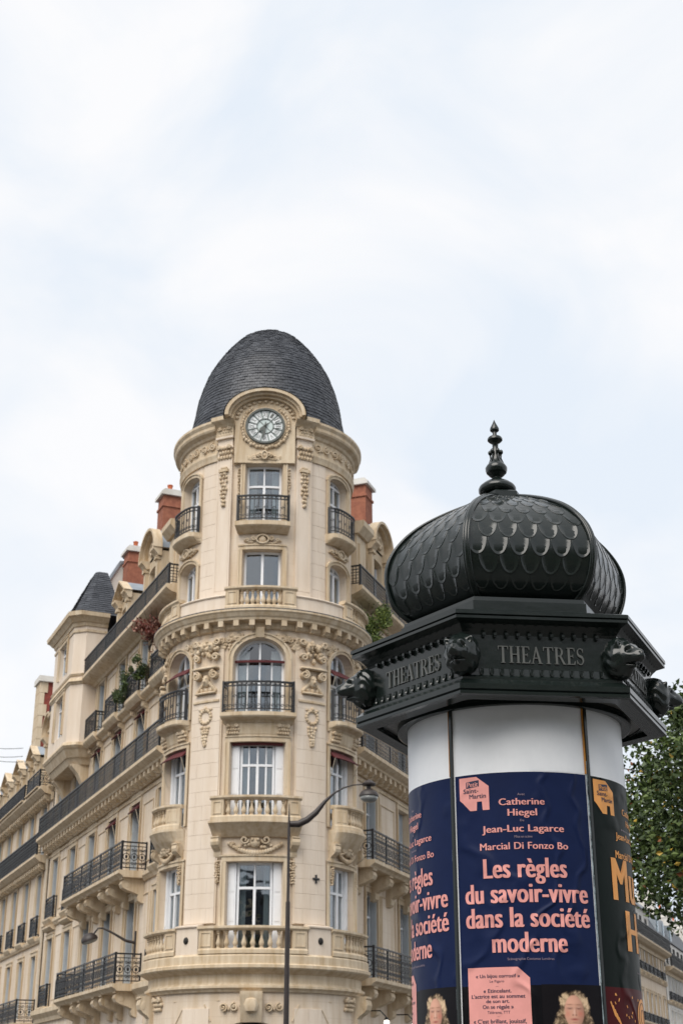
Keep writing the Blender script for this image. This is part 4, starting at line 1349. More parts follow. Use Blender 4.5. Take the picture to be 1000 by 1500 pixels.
for (z0, z1, k0, k1) in ((14.52, 14.62, .10, .16), (14.62, 14.75, .16, .12), (17.15, 17.25, .02, .08), (17.25, 17.4, .1, .06), (17.5, 17.58, .03, .06), (19.35, 19.45, .04, .04), (19.6, 19.75, .05, .1), (19.75, 19.95, .14, .3), (19.95, 20.12, .34, .36), (13.95, 14.2, -.25, -.12), (14.2, 14.52, -.08, .08)):
    poly_prism(mb, FL, tp, z0, z1, k0, k1)
obj('turret_moulding', mb, 'trim', CB)
mb = MB()
mb.prof(FL, 13.3, 13.75, [(0, 12.9), (.12, 12.9), (.2, 13.2), (.42, 13.6), (.7, 13.9), (.7, 13.96), (0, 13.96)])
obj('corbel', mb, 'trim', CB); mb = MB()
mb.prof(FL, 16.5, 16.95, [(0, 12.9), (.12, 12.9), (.2, 13.2), (.42, 13.6), (.7, 13.9), (.7, 13.96), (0, 13.96)])
obj('corbel', mb, 'trim', CB)
# steep turret roof
def roofpt(k, z, c=(15.6, -.5)): return [FL(c[0] + (p[0] - c[0]) * k, c[1] + (p[1] - c[1]) * k, z) for p in [(12.85, -.9), (12.85, .6), (13.3, 1.1), (16.95, 1.1), (17.4, .6), (17.4, -.9)]]
A, B = roofpt(1.0, 20.12), roofpt(.24, 22.75)
mb = MB(); mb.add(A + B, [(0, 1, 2, 3, 4, 5), (6, 7, 8, 9, 10, 11)] + [(i, (i + 1) % 6, 6 + (i + 1) % 6, 6 + i) for i in range(6)])
tr = obj('turret_roof', mb, 'slate', CB)
mb = MB()
for i in range(6):
    a, b, c_, d = A[i], A[(i + 1) % 6], B[(i + 1) % 6], B[i]
    nn = 22
    N = (b - a).cross(d - a).normalized()
    if N.z < 0: N = -N
    for r in range(nn):
        t0, t1 = r / nn, (r + 1) / nn
        L0, L1 = a.lerp(d, t0), b.lerp(c_, t0)
        U0, U1 = a.lerp(d, t1), b.lerp(c_, t1)
        k = max(1, int((L1 - L0).length / .24))
        for q in range(k):
            x0, x1 = q / k, (q + .96) / k
            e = .022 + random.uniform(-.006, .008)
            mb.add([L0.lerp(L1, x0) + N * e, L0.lerp(L1, x1) + N * e, U0.lerp(U1, x1) + N * .004, U0.lerp(U1, x0) + N * .004, L0.lerp(L1, x0), L0.lerp(L1, x1)], ((0, 1, 2, 3), (0, 1, 5, 4)), 1 if random.random() < .25 else 0)
obj('slate_covering', mb, ['slate', 'slate2'], tr, kind='stuff')

# ------------------------------------------------------------------ neighbours on the left
def simple_building(name, label, mp, u0, u1, lv, zt, bays, parent_loc, rail_lv=(), slab_lv=(), mt='stone', roof=True, small=(), rd=(.7, 1.6), detail=True, dorm=(), rstyle='bars'):
    B = thing(name, label, 'building', parent_loc)
    ops = street_wall(mp, u0, u1, bays, lv, B, zt=zt, mt=mt)
    for op in ops:
        if detail: window(mp, op, B, thin=True, shutters='louvre' if op[2] > 4 else None, curtain=random.random() < .5)
        else:
            g = MB(); g.box(mp, op[0], op[1], -.25, -.23, op[2], op[3]); w_ = obj('window', g, 'glass', B)
            g = MB(); c = (op[0] + op[1]) / 2
            g.box(mp, c - .05, c + .05, -.23, -.17, op[2], op[3]); g.box(mp, op[0], op[0] + .1, -.23, -.02, op[2], op[3]); g.box(mp, op[1] - .1, op[1], -.23, -.02, op[2], op[3]); obj('window_frame', g, 'white', w_)
    surrounds([op for op in ops if op[2] > 3], mp, .14, B, .05, 'trim' if mt != 'render' else 'render')
    for z in slab_lv:
        mb = MB(); mb.prof(mp, u0, u1, [(0, z - .55), (.1, z - .55), (.14, z - .34), (.4, z - .28), (.5, z - .2), (.62, z - .1), (.62, z), (0, z)])
        bo = obj('balcony', mb, 'trim', B)
        if detail: modillions(mp, u0 + .3, u1 - .2, .5, .2, .14, z - .58, z - .33, .24, B)
        if z in rail_lv: railing(mp, u0 + .05, u1 - .05, .55, z, z + .92, bo, rstyle, step=.13)
    for (z, h) in small:
        mb = MB(); mb.prof(mp, u0, u1, [(0, z - .3), (.08, z - .3), (.14, z - .2), (.16, z - .1), (0, z - .06)]); obj('string_course', mb, 'trim', B)
        for b in bays: small_rail(mp, b, .68, z, h, B, style='heavy' if detail else 'bars')
    if roof:
        mb = MB(); mb.prof(mp, u0, u1, [(-.3, zt), (-rd[0], zt + 2.6), (-4, zt + 3.2), (-4, zt)])
        ro = obj('mansard_roof', mb, 'slate', B)
        slates(mp, u0, u1, ((-.3, zt), (-rd[0], zt + 2.6)), ro, seg=.3, rowh=.26)
        mb = MB(); mb.prof(mp, u0, u1, [(0, zt - .25), (.1, zt - .25), (.3, zt - .05), (.3, zt + .05), (-.3, zt + .08)]); obj('cornice', mb, 'trim', B)
    for (c, arch, h) in dorm: dormer(mp, c, 1.05, zt, B, arch, h=h, o=-.05)
    mb = MB(); mb.box(mp, u0, u1, -9, -4, 0, zt + 3.1); obj('rear_wall', mb, 'render', B)
    return B
NB = simple_building('apartment_building', 'cream stone apartment house with stone dormers, adjoining the clock tower building', FL, 19.7, 33.2,
    [(.8, 3.6, 1.4), (4.95, 7.35, 1.05), (8.2, 10.75, 1.05), (11.45, 13.75, 1.05)], 14.35, [21.2, 24.0, 26.8, 29.6, 32.2], FL(19.7, 0, 0),
    rail_lv=(11.38,), slab_lv=(11.38, 14.33), small=((8.1, .85),), dorm=((21.4, True, 2.6), (24.9, False, 2.2), (28.2, False, 2.2), (31.4, False, 2.2)), rd=(1.5, 2))
deep_balcony(FL, 20.2, 30.5, 4.62, .85, NB, [20.6, 22.5, 24.4, 26.3, 28.2, 30.1])
mb = MB(); mb.box(FL, 20.2, 22.9, .0, .7, 14.35, 14.4); bo = obj('balcony', mb, 'trim', NB); railing(FL, 20.2, 22.9, .6, 14.4, 15.15, bo, 'heavy')
mb = MB(); mb.box(FL, 23.6, 32.5, .0, .7, 14.35, 14.4); bo = obj('balcony', mb, 'trim', NB); railing(FL, 23.6, 32.5, .6, 14.4, 15.1, bo, 'bars', step=.13)
# tall stone and brick chimney wall
mb = MB(); mb.box(FL, 30.4, 31.4, -4.2, -1.0, 14.5, 22.0)
cw = obj('chimney', mb, 'darkbrick', NB)
mb = MB(); mb.box(FL, 30.2, 31.6, -4.4, -.85, 22.0, 22.3); obj('chimney_cap', mb, 'render', cw)
z = 14.6; i = 0
while z < 21.9:
    h = .62; w_ = .36 if i % 2 else .2
    mb = MB(); mb.box(FL, 30.34, 31.46, -1.0 - w_, -.94, z + .01, min(z + h - .01, 21.99)); obj('quoin_stone', mb, 'trim', cw)
    z += h; i += 1
NB2 = simple_building('apartment_building', 'farthest cream apartment house at the left edge, beyond the brick chimney wall', FL, 33.4, 48,
    [(.8, 3.6, 1.4), (4.95, 7.35, 1.05), (8.2, 10.75, 1.05), (11.45, 13.75, 1.05)], 14.35, [35, 38, 41, 44, 46.6], FL(33.4, 0, 0),
    rail_lv=(11.38,), slab_lv=(11.38, 14.33), small=(), dorm=((35, False, 2.2), (39, False, 2.2)), rd=(1.5, 2), detail=False)

# ------------------------------------------------------------------ right street, beyond the advertising column
simple_building('apartment_building', 'plain stone apartment house mostly hidden behind the advertising column', FR, 19.2, 54.0,
    [(4.95, 7.5, 1.2), (8.4, 10.8, 1.2)], 14.0, [24 + 4 * k for k in range(7)], FR(19.2, 0, 0), slab_lv=(11.6,), detail=False)
RA = simple_building('apartment_building', 'warm stone house with dark continuous balcony just right of the advertising column', FR, 54.3, 69.5,
    [(.8, 3.0, 1.4), (3.6, 5.7, .95), (6.55, 8.5, .95), (9.75, 11.3, .9)], 12.0, [56.2, 58.2, 60.2, 62.0, 63.8, 65.6, 68.0], FR(54.3, 0, 0), slab_lv=(6.4, 11.72), rail_lv=(11.72,), small=((9.7, .6), (6.5, .6)), detail=False, roof=False)
mb = MB(); mb.box(FR, 54.3, 69.5, -3.5, -.9, 11.9, 14.6); obj('attic_wall', mb, 'render', RA)
mb = MB(); mb.prof(FR, 54.3, 69.5, [(-.95, 14.6), (-.7, 14.6), (-.7, 14.78), (-1.0, 14.85), (-3.5, 15.3), (-3.5, 14.6)]); obj('zinc_roof', mb, 'zinc', RA)
for b in (56.2, 58.2, 60.2, 62.0, 63.8, 65.6, 68.0):
    mb = MB(); mb.box(FR, b - .4, b + .4, -.895, -.86, 12.2, 14.1); obj('window', mb, 'room', RA)
RBb = simple_building('apartment_building', 'pale stone house with slate mansard and tall white chimneys at the right edge', FR, 69.8, 96.0,
    [(.8, 3.0, 1.4), (3.4, 5.4, 1.0), (6.0, 7.9, 1.0), (8.65, 10.4, .95)], 11.2, [71.6, 73.6, 75.6, 77.6, 79.8, 82, 84.4, 86.8, 89.2, 92, 94.4], FR(69.8, 0, 0), slab_lv=(5.9, 10.9), rail_lv=(10.9,), small=((8.6, .6),), detail=False, mt='render', roof=False)
mb = MB(); mb.prof(FR, 69.8, 96, [(-.8, 11.1), (-.9, 13.5), (-4, 13.5), (-4, 11.1)]); obj('attic_wall', mb, 'render', RBb)
mb = MB(); mb.prof(FR, 69.8, 96, [(-.9, 13.5), (-.8, 13.6), (-2.0, 15.6), (-5, 16), (-5, 13.5)]); obj('mansard_roof', mb, 'slate', RBb)
for b in (71.6, 73.6, 75.6, 77.6, 79.8, 82, 84.4, 86.8):
    mb = MB(); mb.box(FR, b - .4, b + .4, -1.0, -.79, 11.4, 13.2); obj('window', mb, 'room', RBb)
for b in (74.5, 77.5, 81.5):
    mb = MB(); mb.prof(FR, b - .55, b + .55, [(-1.0, 13.7), (-.95, 15.0), (-2.4, 15.1), (-2.4, 13.7)]); do = obj('dormer', mb, 'zinc', RBb)
    mb = MB(); mb.box(FR, b - .35, b + .35, -.95, -.9, 13.8, 14.8); obj('window', mb, 'glass', do)
chimney(FR, 78.3, 79.3, -1.6, -2.9, 13.5, 17.5, RBb, 'render', 2)
chimney(FR, 87.0, 88.2, -1.6, -4.4, 13.5, 17.1, RBb, 'render', 5)
RC = simple_building('apartment_building', 'farthest grey-roofed house at the right edge of the street', FR, 96.3, 120.0,
    [(3.4, 5.4, 1.0), (6.0, 7.9, 1.0)], 10.5, [98 + 2.4 * k for k in range(9)], FR(96.3, 0, 0), slab_lv=(9.8,), detail=False, mt='render')
chimney(FR, 97, 98.2, -1.6, -4.4, 12, 17.2, RC, 'render', 4)

# house fronts across the street, behind the viewpoint (added out of view, for the panes and gloss to reflect)
def across(name, label, x0, x1, y, h, n):
    B = thing(name, label, 'building', ((x0 + x1) / 2, y, 0))
    m_ = Lin((x0, y), (1, 0), (0, 1))
    ops = [(x0 * 0 + (i + .5) * (x1 - x0) / n - .6, (i + .5) * (x1 - x0) / n + .6, z, z + 2.2, 0) for i in range(n) for z in (1.0, 5, 8.3, 11.6)]
    mb = MB(); wall(mb, m_, 0, x1 - x0, 0, h, ops, depth=.3); obj('wall', mb, 'stone', B)
    mb = MB(); mb.box(m_, .1, x1 - x0 - .1, -.9, -.35, .1, h - .1); obj('dark_backing', mb, 'room', B)
    mb = MB(); mb.prof(m_, 0, x1 - x0, [(0, h - .3), (.4, h - .1), (.4, h), (-.4, h), (-1.6, h + 3.4), (-9, h + 4), (-9, h - .3)]); obj('mansard_roof', mb, 'slate', B)
    for z in (4.4, 7.8, 11.0):
        mb = MB(); mb.box(m_, 0, x1 - x0, 0, .3, z, z + .25); obj('string_course', mb, 'trim', B)
across('apartment_building', 'stone apartment house across the street, seen only as a reflection in the lower tower panes', -34, -3, -24, 14.5, 10)
across('apartment_building', 'stone apartment house across the street, seen only as a reflection in the glossy column frieze', -2.6, 34, -26, 13.5, 12)
# ------------------------------------------------------------------ advertising column
KX, KY = 1.057, 8.473
KC = Vector((KX, KY, 0))
K = thing('advertising_column', 'dark green advertising column with scaled onion dome, lion heads and theatre posters', 'advertising column', (KX, KY, .13))
H0 = R_(36)           # corner direction of the hexagon
RD = .65
class KCyl:
    seg = .04
    def __init__(s, R=RD): s.R = R
    def __call__(s, u, o, z):
        return Vector((KX + (s.R + o) * math.sin(u / s.R), KY - (s.R + o) * math.cos(u / s.R), z))
    def a(s, d): return R_(d) * s.R
    def ang(s, u): return u / s.R
DR = KCyl()
def hexl(mb, pr, cap=True, mi=0): mb.lathe((KX, KY, 0), pr, 6, H0, mi=mi, cap=cap)
mb = MB(); mb.lathe((KX, KY, 0), [(.80, .13), (.80, .30), (.74, .38), (.70, .42), (.70, .80), (.73, .84), (.73, .90), (.66, .94)], 40)
obj('base', mb, 'kiosk', K, smooth='auto')
mb = MB(); mb.lathe((KX, KY, 0), [(RD, .9), (RD, 3.78)], 96)
drum = obj('drum', mb, 'paper', K, smooth='auto')
for (u0_, u1_, z0_, z1_) in ((-.43, -.02, 3.30, 3.62), (.0, .33, 3.32, 3.60), (.38, .72, 3.30, 3.64), (-.80, -.47, 3.31, 3.60)):
    mb = MB(); mb.box(DR, u0_, u1_, .0004, .0014, z0_, z1_); obj('pasted_sheet', mb, 'paper', drum)
# soffit and bottom ledge
mb = MB()
hexl(mb, [(.93, 3.80), (.975, 3.765), (.975, 3.735), (.962, 3.73), (.972, 3.722), (.972, 3.705), (.95, 3.70), (.85, 3.70), (.85, 3.76)], cap=False)
hexl(mb, [(.93, 3.80), (.2, 3.80)], cap=False)
obj('lower_ledge', mb, 'kiosk', K)
mb = MB(); hexl(mb, [(.885, 3.735), (.3, 3.735)], cap=False)
obj('soffit', mb, 'kiosk_soffit', K)
mb = MB(); mb.lathe((KX, KY, 0), [(.712, 3.74), (.712, 3.695), (.70, 3.69), (.652, 3.70), (.652, 3.74)], 64, cap=False)
mb.lathe((KX, KY, 0), [(.80, 3.74), (.80, 3.722), (.785, 3.722), (.785, 3.74)], 64, cap=False)
obj('collar_ring', mb, 'kiosk', K, smooth='auto')
FRZ = .905
mb = MB()
hexl(mb, [(FRZ + .02, 3.80), (FRZ + .02, 3.815), (FRZ, 3.83), (FRZ - .004, 3.87), (FRZ - .006, 4.07), (FRZ, 4.085), (FRZ + .012, 4.10), (FRZ + .04, 4.125), (.985, 4.138), (1.0, 4.142), (1.0, 4.158), (.99, 4.162), (1.006, 4.167), (1.006, 4.188), (.99, 4.195),
          (.90, 4.215), (.78, 4.25), (.70, 4.285), (.685, 4.29), (.685, 4.345), (.67, 4.35), (.665, 4.375), (.60, 4.385), (.58, 4.40)])
fz = obj('frieze', mb, 'kiosk', K)
# face frames of the hexagon
def face(k, Rc, z):
    """map on hexagon face k (0 = front), x along the face to the right, o outwards"""
    mid = H0 + R_(60) * k - R_(30)
    n = Vector((math.sin(mid), -math.cos(mid), 0)); t = Vector((math.cos(mid), math.sin(mid), 0))
    ap = Rc * math.cos(R_(30))
    return Lin(KC + n * ap, (t.x, t.y), (n.x, n.y))
# serif capitals of THEATRES, drawn as strokes on a unit height
def letter_polys(ch):
    T, t, s = .15, .05, .035
    P = []
    def bar(x0, z0, x1, z1): P.append([(x0, z0), (x1, z0), (x1, z1), (x0, z1)])
    def ser(x, z, w): P.append([(x - w / 2, z), (x + w / 2, z), (x + w / 2, z + s), (x - w / 2, z + s)])
    if ch == 'T':
        bar(.28, 0, .28 + T, 1); bar(0, .95, .71, 1); P.append([(0, .78), (.03, .78), (.07, .95), (0, .95)]); P.append([(.71, .78), (.68, .78), (.64, .95), (.71, .95)]); ser(.355, 0, .32); return P, .71
    if ch == 'H':
        bar(.08, 0, .08 + T, 1); bar(.56, 0, .56 + T, 1); bar(.08 + T, .49, .56, .54)
        for x in (.155, .635): ser(x, 0, .30); ser(x, .965, .30)
        return P, .79
    if ch == 'E':
        bar(.08, 0, .08 + T, 1); bar(.0, 0, .58, .05); bar(0, .95, .56, 1); bar(.2, .48, .42, .53)
        P.append([(.58, .0), (.61, .22), (.58, .22), (.5, .05)]); P.append([(.56, 1), (.57, .80), (.54, .80), (.48, .95)]); P.append([(.42, .40), (.45, .40), (.45, .61), (.42, .61)]); return P, .61
    if ch == 'A':
        P.append([(.56, 0), (.72, 0), (.42, 1), (.34, 1), (.33, .86)]); P.append([(.08, 0), (.13, 0), (.40, .93), (.34, 1)]); bar(.19, .30, .60, .35); ser(.10, 0, .24); ser(.65, 0, .30); return P, .80
    if ch == 'R':
        bar(.08, 0, .08 + T, 1); ser(.155, 0, .30); bar(0, .95, .3, 1); bar(.2, .47, .36, .52)
        n = 8
        for i in range(n):
            a0, a1 = -PI / 2 + PI * i / n, -PI / 2 + PI * (i + 1) / n
            def pt(r, a, w): return (.34 + r * math.cos(a), .735 + (.265 - (0 if r > .2 else .045)) * math.sin(a))
            P.append([pt(.14, a0, 0), pt(.27, a0, 0), pt(.27, a1, 0), pt(.14, a1, 0)])
        P.append([(.34, .49), (.47, .5), (.76, .0), (.60, .0)]); ser(.70, 0, .2); return P, .80
    if ch == 'S':
        c = []
        for i in range(11):
            a = R_(20) + R_(250) * i / 10; c.append((.28 + .19 * math.cos(a), .74 + .23 * math.sin(a)))
        for i in range(1, 11):
            a = R_(90) - R_(250) * i / 10; c.append((.27 + .21 * math.cos(a), .26 + .24 * math.sin(a)))
        n = len(c)
        for i in range(n - 1):
            m = (i + .5) / n; w = .05 + .10 * math.exp(-((m - .5) / .17) ** 2)
            a, b = c[i], c[i + 1]; dx, dz = b[0] - a[0], b[1] - a[1]; q = math.hypot(dx, dz) or 1
            nx, nz_ = -dz / q * w / 2, dx / q * w / 2
            P.append([(a[0] - nx, a[1] - nz_), (a[0] + nx, a[1] + nz_), (b[0] + nx, b[1] + nz_), (b[0] - nx, b[1] - nz_)])
        P.append([(.44, .74), (.48, .74), (.48, .96), (.45, .96)]); P.append([(.04, .04), (.07, .04), (.08, .27), (.04, .27)]); return P, .54
def theatres(mp, parent, W=.50, H=.100, z0=3.905, o=.0):
    word = 'THEATRES'; gl = [letter_polys(c) for c in word]
    tot = sum(g[1] for g in gl) + .07 * 7
    sx = W / tot; x = -W / 2
    for P, w in gl:
        mb = MB()
        for i, pl in enumerate(P):
            e = .009 + .0004 * (i % 3)
            a = [mp(x + px * sx, o + e, z0 + pz * H) for px, pz in pl]; b = [mp(x + px * sx, o, z0 + pz * H) for px, pz in pl]
            m = len(pl)
            mb.add(a + b, [tuple(range(m))] + [(j, (j + 1) % m, m + (j + 1) % m, m + j) for j in range(m)])
        obj('letter', mb, 'letter', parent)
        x += (w + .07) * sx
# small leaf tongues and beads, shared meshes
mbl = MB(); idm = Lin((0, 0), (1, 0), (0, -1))
ol = [(-.011, .036), (.011, .036), (.011, .010), (.006, .001), (0, -.002), (-.006, .001), (-.011, .010)]
A = [idm(x, .011 if z < .02 else .006, z) for x, z in ol]; B = [idm(x * 1.25, 0, z * 1.1) for x, z in ol]
C_ = [idm(x * .45, .004, z * .7 + .008) for x, z in ol]
m = len(ol)
mbl.add(A + B, [(j, (j + 1) % m, m + (j + 1) % m, m + j) for j in range(m)])
mbl.add(A + C_, [(j, (j + 1) % m, m + (j + 1) % m, m + j) for j in range(m)] + [tuple(range(m, 2 * m))])
leaf_me = mesh_of('leaf_tongue', mbl, 'kiosk')
mbl = MB(); mbl.box(idm, -.009, .009, 0, .022, 0, .016); mbl.box(idm, -.006, .006, 0, .016, -.008, 0)
bead_me = mesh_of('dentil', mbl, 'kiosk')
mbl = MB(); mbl.prof(idm, -.008, .008, [(0, .010), (.008, .018), (.022, .030), (.040, .040), (.040, .046), (.02, .044), (0, .034)])
rib_me = mesh_of('cove_rib', mbl, 'kiosk')
for k in range(6):
    mp = face(k, FRZ - .005, 0)
    mid = H0 + R_(60) * k - R_(30)
    theatres(mp, fz)
    for i in range(13):
        x = (i - 6) * .058
        inst('leaf_tongue', leaf_me, fz, mp(x, .002, 3.832), mid)
    for i in range(11):
        x = (i - 5) * .066
        inst('dentil', bead_me, fz, mp(x, .003, 4.062), mid)
    for i in range(14):
        inst('cove_rib', rib_me, fz, mp((i - 6.5) * .06, .008, 4.088), mid)
# lion heads
def lion_mesh():
    bm = bmesh.new(); bmesh.ops.create_icosphere(bm, subdivisions=6, radius=1)
    def g(d, c, s): return math.exp(-((d - c).length / s) ** 2)
    V = Vector
    def nrm(x, y, z): return V((x, y, z)).normalized()
    # face looks along -Y, z up
    for v in bm.verts:
        d = v.co.normalized(); x = abs(d.x); ds = V((x, d.y, d.z))
        r = 1.0
        muz = math.exp(-((d.x / .33) ** 2 + ((d.z + .12) / .32) ** 2)) if d.y < 0 else 0
        r += .74 * muz
        r += .13 * g(ds, nrm(.0, -1, .42), .30)          # forehead
        r += .16 * g(ds, nrm(.34, -1, .34), .17)         # brows
        r -= .30 * g(ds, nrm(.38, -1, .14), .12)         # eye sockets
        r += .09 * g(ds, nrm(.37, -1, .13), .055)        # eyeballs
        r += .13 * g(ds, nrm(.52, -1, -.12), .20)        # cheeks
        r += .13 * g(ds, nrm(.15, -1, -.22), .13)        # upper lip pads
        r += .10 * g(d, nrm(0, -1, -.02), .10)           # nose
        r -= .10 * g(ds, nrm(.07, -1, -.06), .035)       # nostrils
        r -= .30 * math.exp(-((d.z + .40 + .25 * x) / .045) ** 2) * math.exp(-(x / .34) ** 2) * (1 if d.y < -.3 else 0)  # mouth
        r += .14 * g(d, nrm(0, -1, -.58), .20)           # chin
        r += .24 * g(ds, nrm(.72, -.55, .55), .15) - .16 * g(ds, nrm(.70, -.68, .52), .07)   # ears
        # mane locks
        ring_ = math.atan2(d.z, d.x)
        mane = max(0, min(1, (d.y + .72) / .35))
        r += mane * (.07 + .030 * math.sin(ring_ * 11 + 4 * d.y + 1.2 * math.sin(d.y * 7)))
        v.co = V((d.x * r * .92, d.y * r * .95, d.z * r * 1.12))
    me = bpy.data.meshes.new('lion_head'); bm.to_mesh(me); bm.free()
    me.materials.append(M['kiosk']); me.polygons.foreach_set('use_smooth', [True] * len(me.polygons))
    return me
lm = lion_mesh()
for k in range(6):
    a = H0 + R_(60) * k
    r = FRZ + .012
    inst('lion_head', lm, fz, (KX + r * math.sin(a), KY - r * math.cos(a), 3.945), rot=(R_(-4), 0, a), scale=(.104, .104, .104))
# dome
kp = [(.585, 4.375), (.64, 4.405), (.695, 4.45), (.735, 4.51), (.762, 4.59), (.772, 4.67), (.765, 4.75), (.735, 4.83), (.69, 4.90), (.63, 4.968), (.55, 5.035), (.46, 5.092), (.36, 5.145), (.25, 5.195), (.15, 5.235)]
# refine
def refine(pr, n):
    o = []
    L = prof_len(pr)
    for i in range(n + 1):
        s = L[-1] * i / n
        # catmull-rom over arc length
        j = max(0, min(len(pr) - 2, next((q for q in range(len(L) - 1) if s <= L[q + 1] + 1e-9), len(pr) - 2)))
        t = (s - L[j]) / (L[j + 1] - L[j])
        p0, p1, p2, p3 = pr[max(j - 1, 0)], pr[j], pr[j + 1], pr[min(j + 2, len(pr) - 1)]
        f = lambda a, b, c, d: .5 * (2 * b + (c - a) * t + (2 * a - 5 * b + 4 * c - d) * t * t + (3 * b - a - 3 * c + d) * t ** 3)
        o.append((f(p0[0], p1[0], p2[0], p3[0]), f(p0[1], p1[1], p2[1], p3[1])))
    return o
kp = refine(kp, 44); LK = prof_len(kp)
kd = MB()
for k in range(6):
    a0, a1 = H0 + R_(60) * k, H0 + R_(60) * (k + 1)
    rows = []
    for r, z in kp:
        p, q = Vector((KX + r * math.sin(a0), KY - r * math.cos(a0), z)), Vector((KX + r * math.sin(a1), KY - r * math.cos(a1), z))
        rows.append([p.lerp(q, t / 8) for t in range(9)])
    kd.grid(rows)
kdo = obj('dome', kd, 'kiosk', K, smooth='auto')
# fish scales
def gore_pt(k, x, s, h):
    """x in -1..1 across gore k, s arc length from the bottom, h height above the surface"""
    s = max(0, min(LK[-1], s))
    r, z, nx, nzz = prof_at(kp, LK, s)
    a0, a1 = H0 + R_(60) * k, H0 + R_(60) * (k + 1)
    p, q = Vector((math.sin(a0), -math.cos(a0), 0)) * r, Vector((math.sin(a1), -math.cos(a1), 0)) * r
    m = (a0 + a1) / 2; N = Vector((math.sin(m) * nx, -math.cos(m) * nx, nzz)).normalized()
    c = p.lerp(q, (x + 1) / 2)
    return Vector((KX, KY, z)) + c + N * h
rows_s = []
s = .20
while s < LK[-1] - .05:
    r = prof_at(kp, LK, s)[0]
    rows_s.append(s); s += .058 + .054 * (r / .77)
NS = 6
for k in range(6):
    for ri, s0 in enumerate(rows_s):
        hgt = (.058 + .054 * (prof_at(kp, LK, s0)[0] / .77)) * 1.5
        wd = 1 / NS
        offs = [(-1 + wd * (2 * j + 1)) for j in range(NS)] if ri % 2 == 0 else [(-1 + wd * 2 * (j + 1)) for j in range(NS - 1)]
        for xc in offs:
            mb = MB()
            out_ = []
            for i in range(17):
                t = i / 16
                ang = PI + PI * t
                px, py = math.cos(ang), math.sin(ang)      # lower half ellipse
                out_.append((px, py * 1.12 + .02))
            path = [(-1.0, .45)] + out_ + [(1.0, .45)]
            def ring_(sc_, h, cx=0, cy=.1):
                return [gore_pt(k, xc + wd * .96 * ((x - cx) * sc_ + cx), s0 + hgt * .60 * ((y - cy) * sc_ + cy), h * max(0, min(1, (.62 - y) / 1.0)) - (.0 if y < .3 else .002)) for x, y in path]
            R0_, R1, R2, R3, R4 = ring_(1.0, -.002), ring_(.985, .0027), ring_(.95, .0028), ring_(.925, .0008), ring_(.35, .0005)
            for a, b in ((R0_, R1), (R1, R2), (R2, R3), (R3, R4)): mb.grid([a, b])
            mb.add(R4, [tuple(range(len(R4)))])
            obj('scale', mb, 'kiosk', kdo, smooth=True)
# ribs on the six edges
for k in range(6):
    a = H0 + R_(60) * k
    for (dr, rr) in ((.004, .013),):
        mb = MB()
        for da in (-.016, .016):
            mb.tube([(KX + (r + dr) * math.sin(a) + da * math.cos(a), KY - (r + dr) * math.cos(a) + da * math.sin(a), z) for r, z in kp], rr * .75, 8)
        mb.tube([(KX + (r + .002) * math.sin(a), KY - (r + .002) * math.cos(a), z) for r, z in kp], rr * 1.25, 8)
        obj('rib', mb, 'kiosk', kdo, smooth=True)
mb = MB(); hexl(mb, [(.145, 5.235), (.145, 5.275), (.135, 5.285), (.06, 5.29)]); obj('top_plate', mb, 'kiosk', K)
fp = [(130, 0), (200, 30), (260, 62), (283, 70), (308, 68), (325, 50), (335, 32), (395, 34), (408, 44), (418, 98), (440, 114), (465, 114), (488, 92), (512, 58), (528, 45), (600, 45), (612, 52), (700, 58), (760, 72), (820, 104), (860, 140), (900, 165), (940, 163), (975, 150), (980, 140), (1010, 118), (1040, 82), (1055, 70), (1075, 78), (1105, 130), (1140, 200), (1190, 262), (1225, 282), (1262, 280), (1300, 250), (1312, 215), (1316, 178), (1350, 172), (1365, 190)]
mb = MB(); mb.lathe((KX - .028, KY, 0), [(r * .00044, 5.853 - (y - 130) * .00047) for y, r in fp], 32)
fo = obj('finial', mb, 'kiosk', K, smooth='auto')
mb = MB()
for j in range(6):
    a = 2 * PI * j / 6 + .3
    cx, cy = KX - .028 + .037 * math.sin(a), KY - .037 * math.cos(a)
    mb.ball((cx, cy, 5.606), .014, .014, .018, 8, 6)
    mb.tube([(cx, cy, 5.60), (KX - .028 + .034 * math.sin(a), KY - .034 * math.cos(a), 5.56), (KX - .028 + .05 * math.sin(a), KY - .05 * math.cos(a), 5.52)], [.007, .005, .004], 6)
obj('finial_leaves', mb, 'kiosk', fo, smooth=True)

# drum mouldings between the posters
for i in range(5):
    a = -40.3 + 71.8 * i if i < 2 else 31.5 + (360 - 71.8) / 4 * (i - 1)
    mb = MB(); u = DR.a(a)
    mb.prof(DR, u - .0085, u + .0085, [(0, .95), (.016, .95), (.016, 3.74), (0, 3.74)])
    mo = obj('poster_moulding', mb, 'kiosk', K)
    mb = MB(); mb.box(DR, u - .0195, u - .009, .002, .007, 3.32, 3.70); obj('paper_edge', mb, 'yellowedge', mo)
    mb = MB()
    z = 1.2
    rn = random.Random(i)
    while z < 3.3:
        h = rn.uniform(.04, .14)
        mb.box(DR, u - .0085 - rn.uniform(.001, .005), u - .0085, .003, .008 + rn.uniform(0, .003), z, z + h); z += h
    obj('torn_paper', mb, 'tornedge', mo)

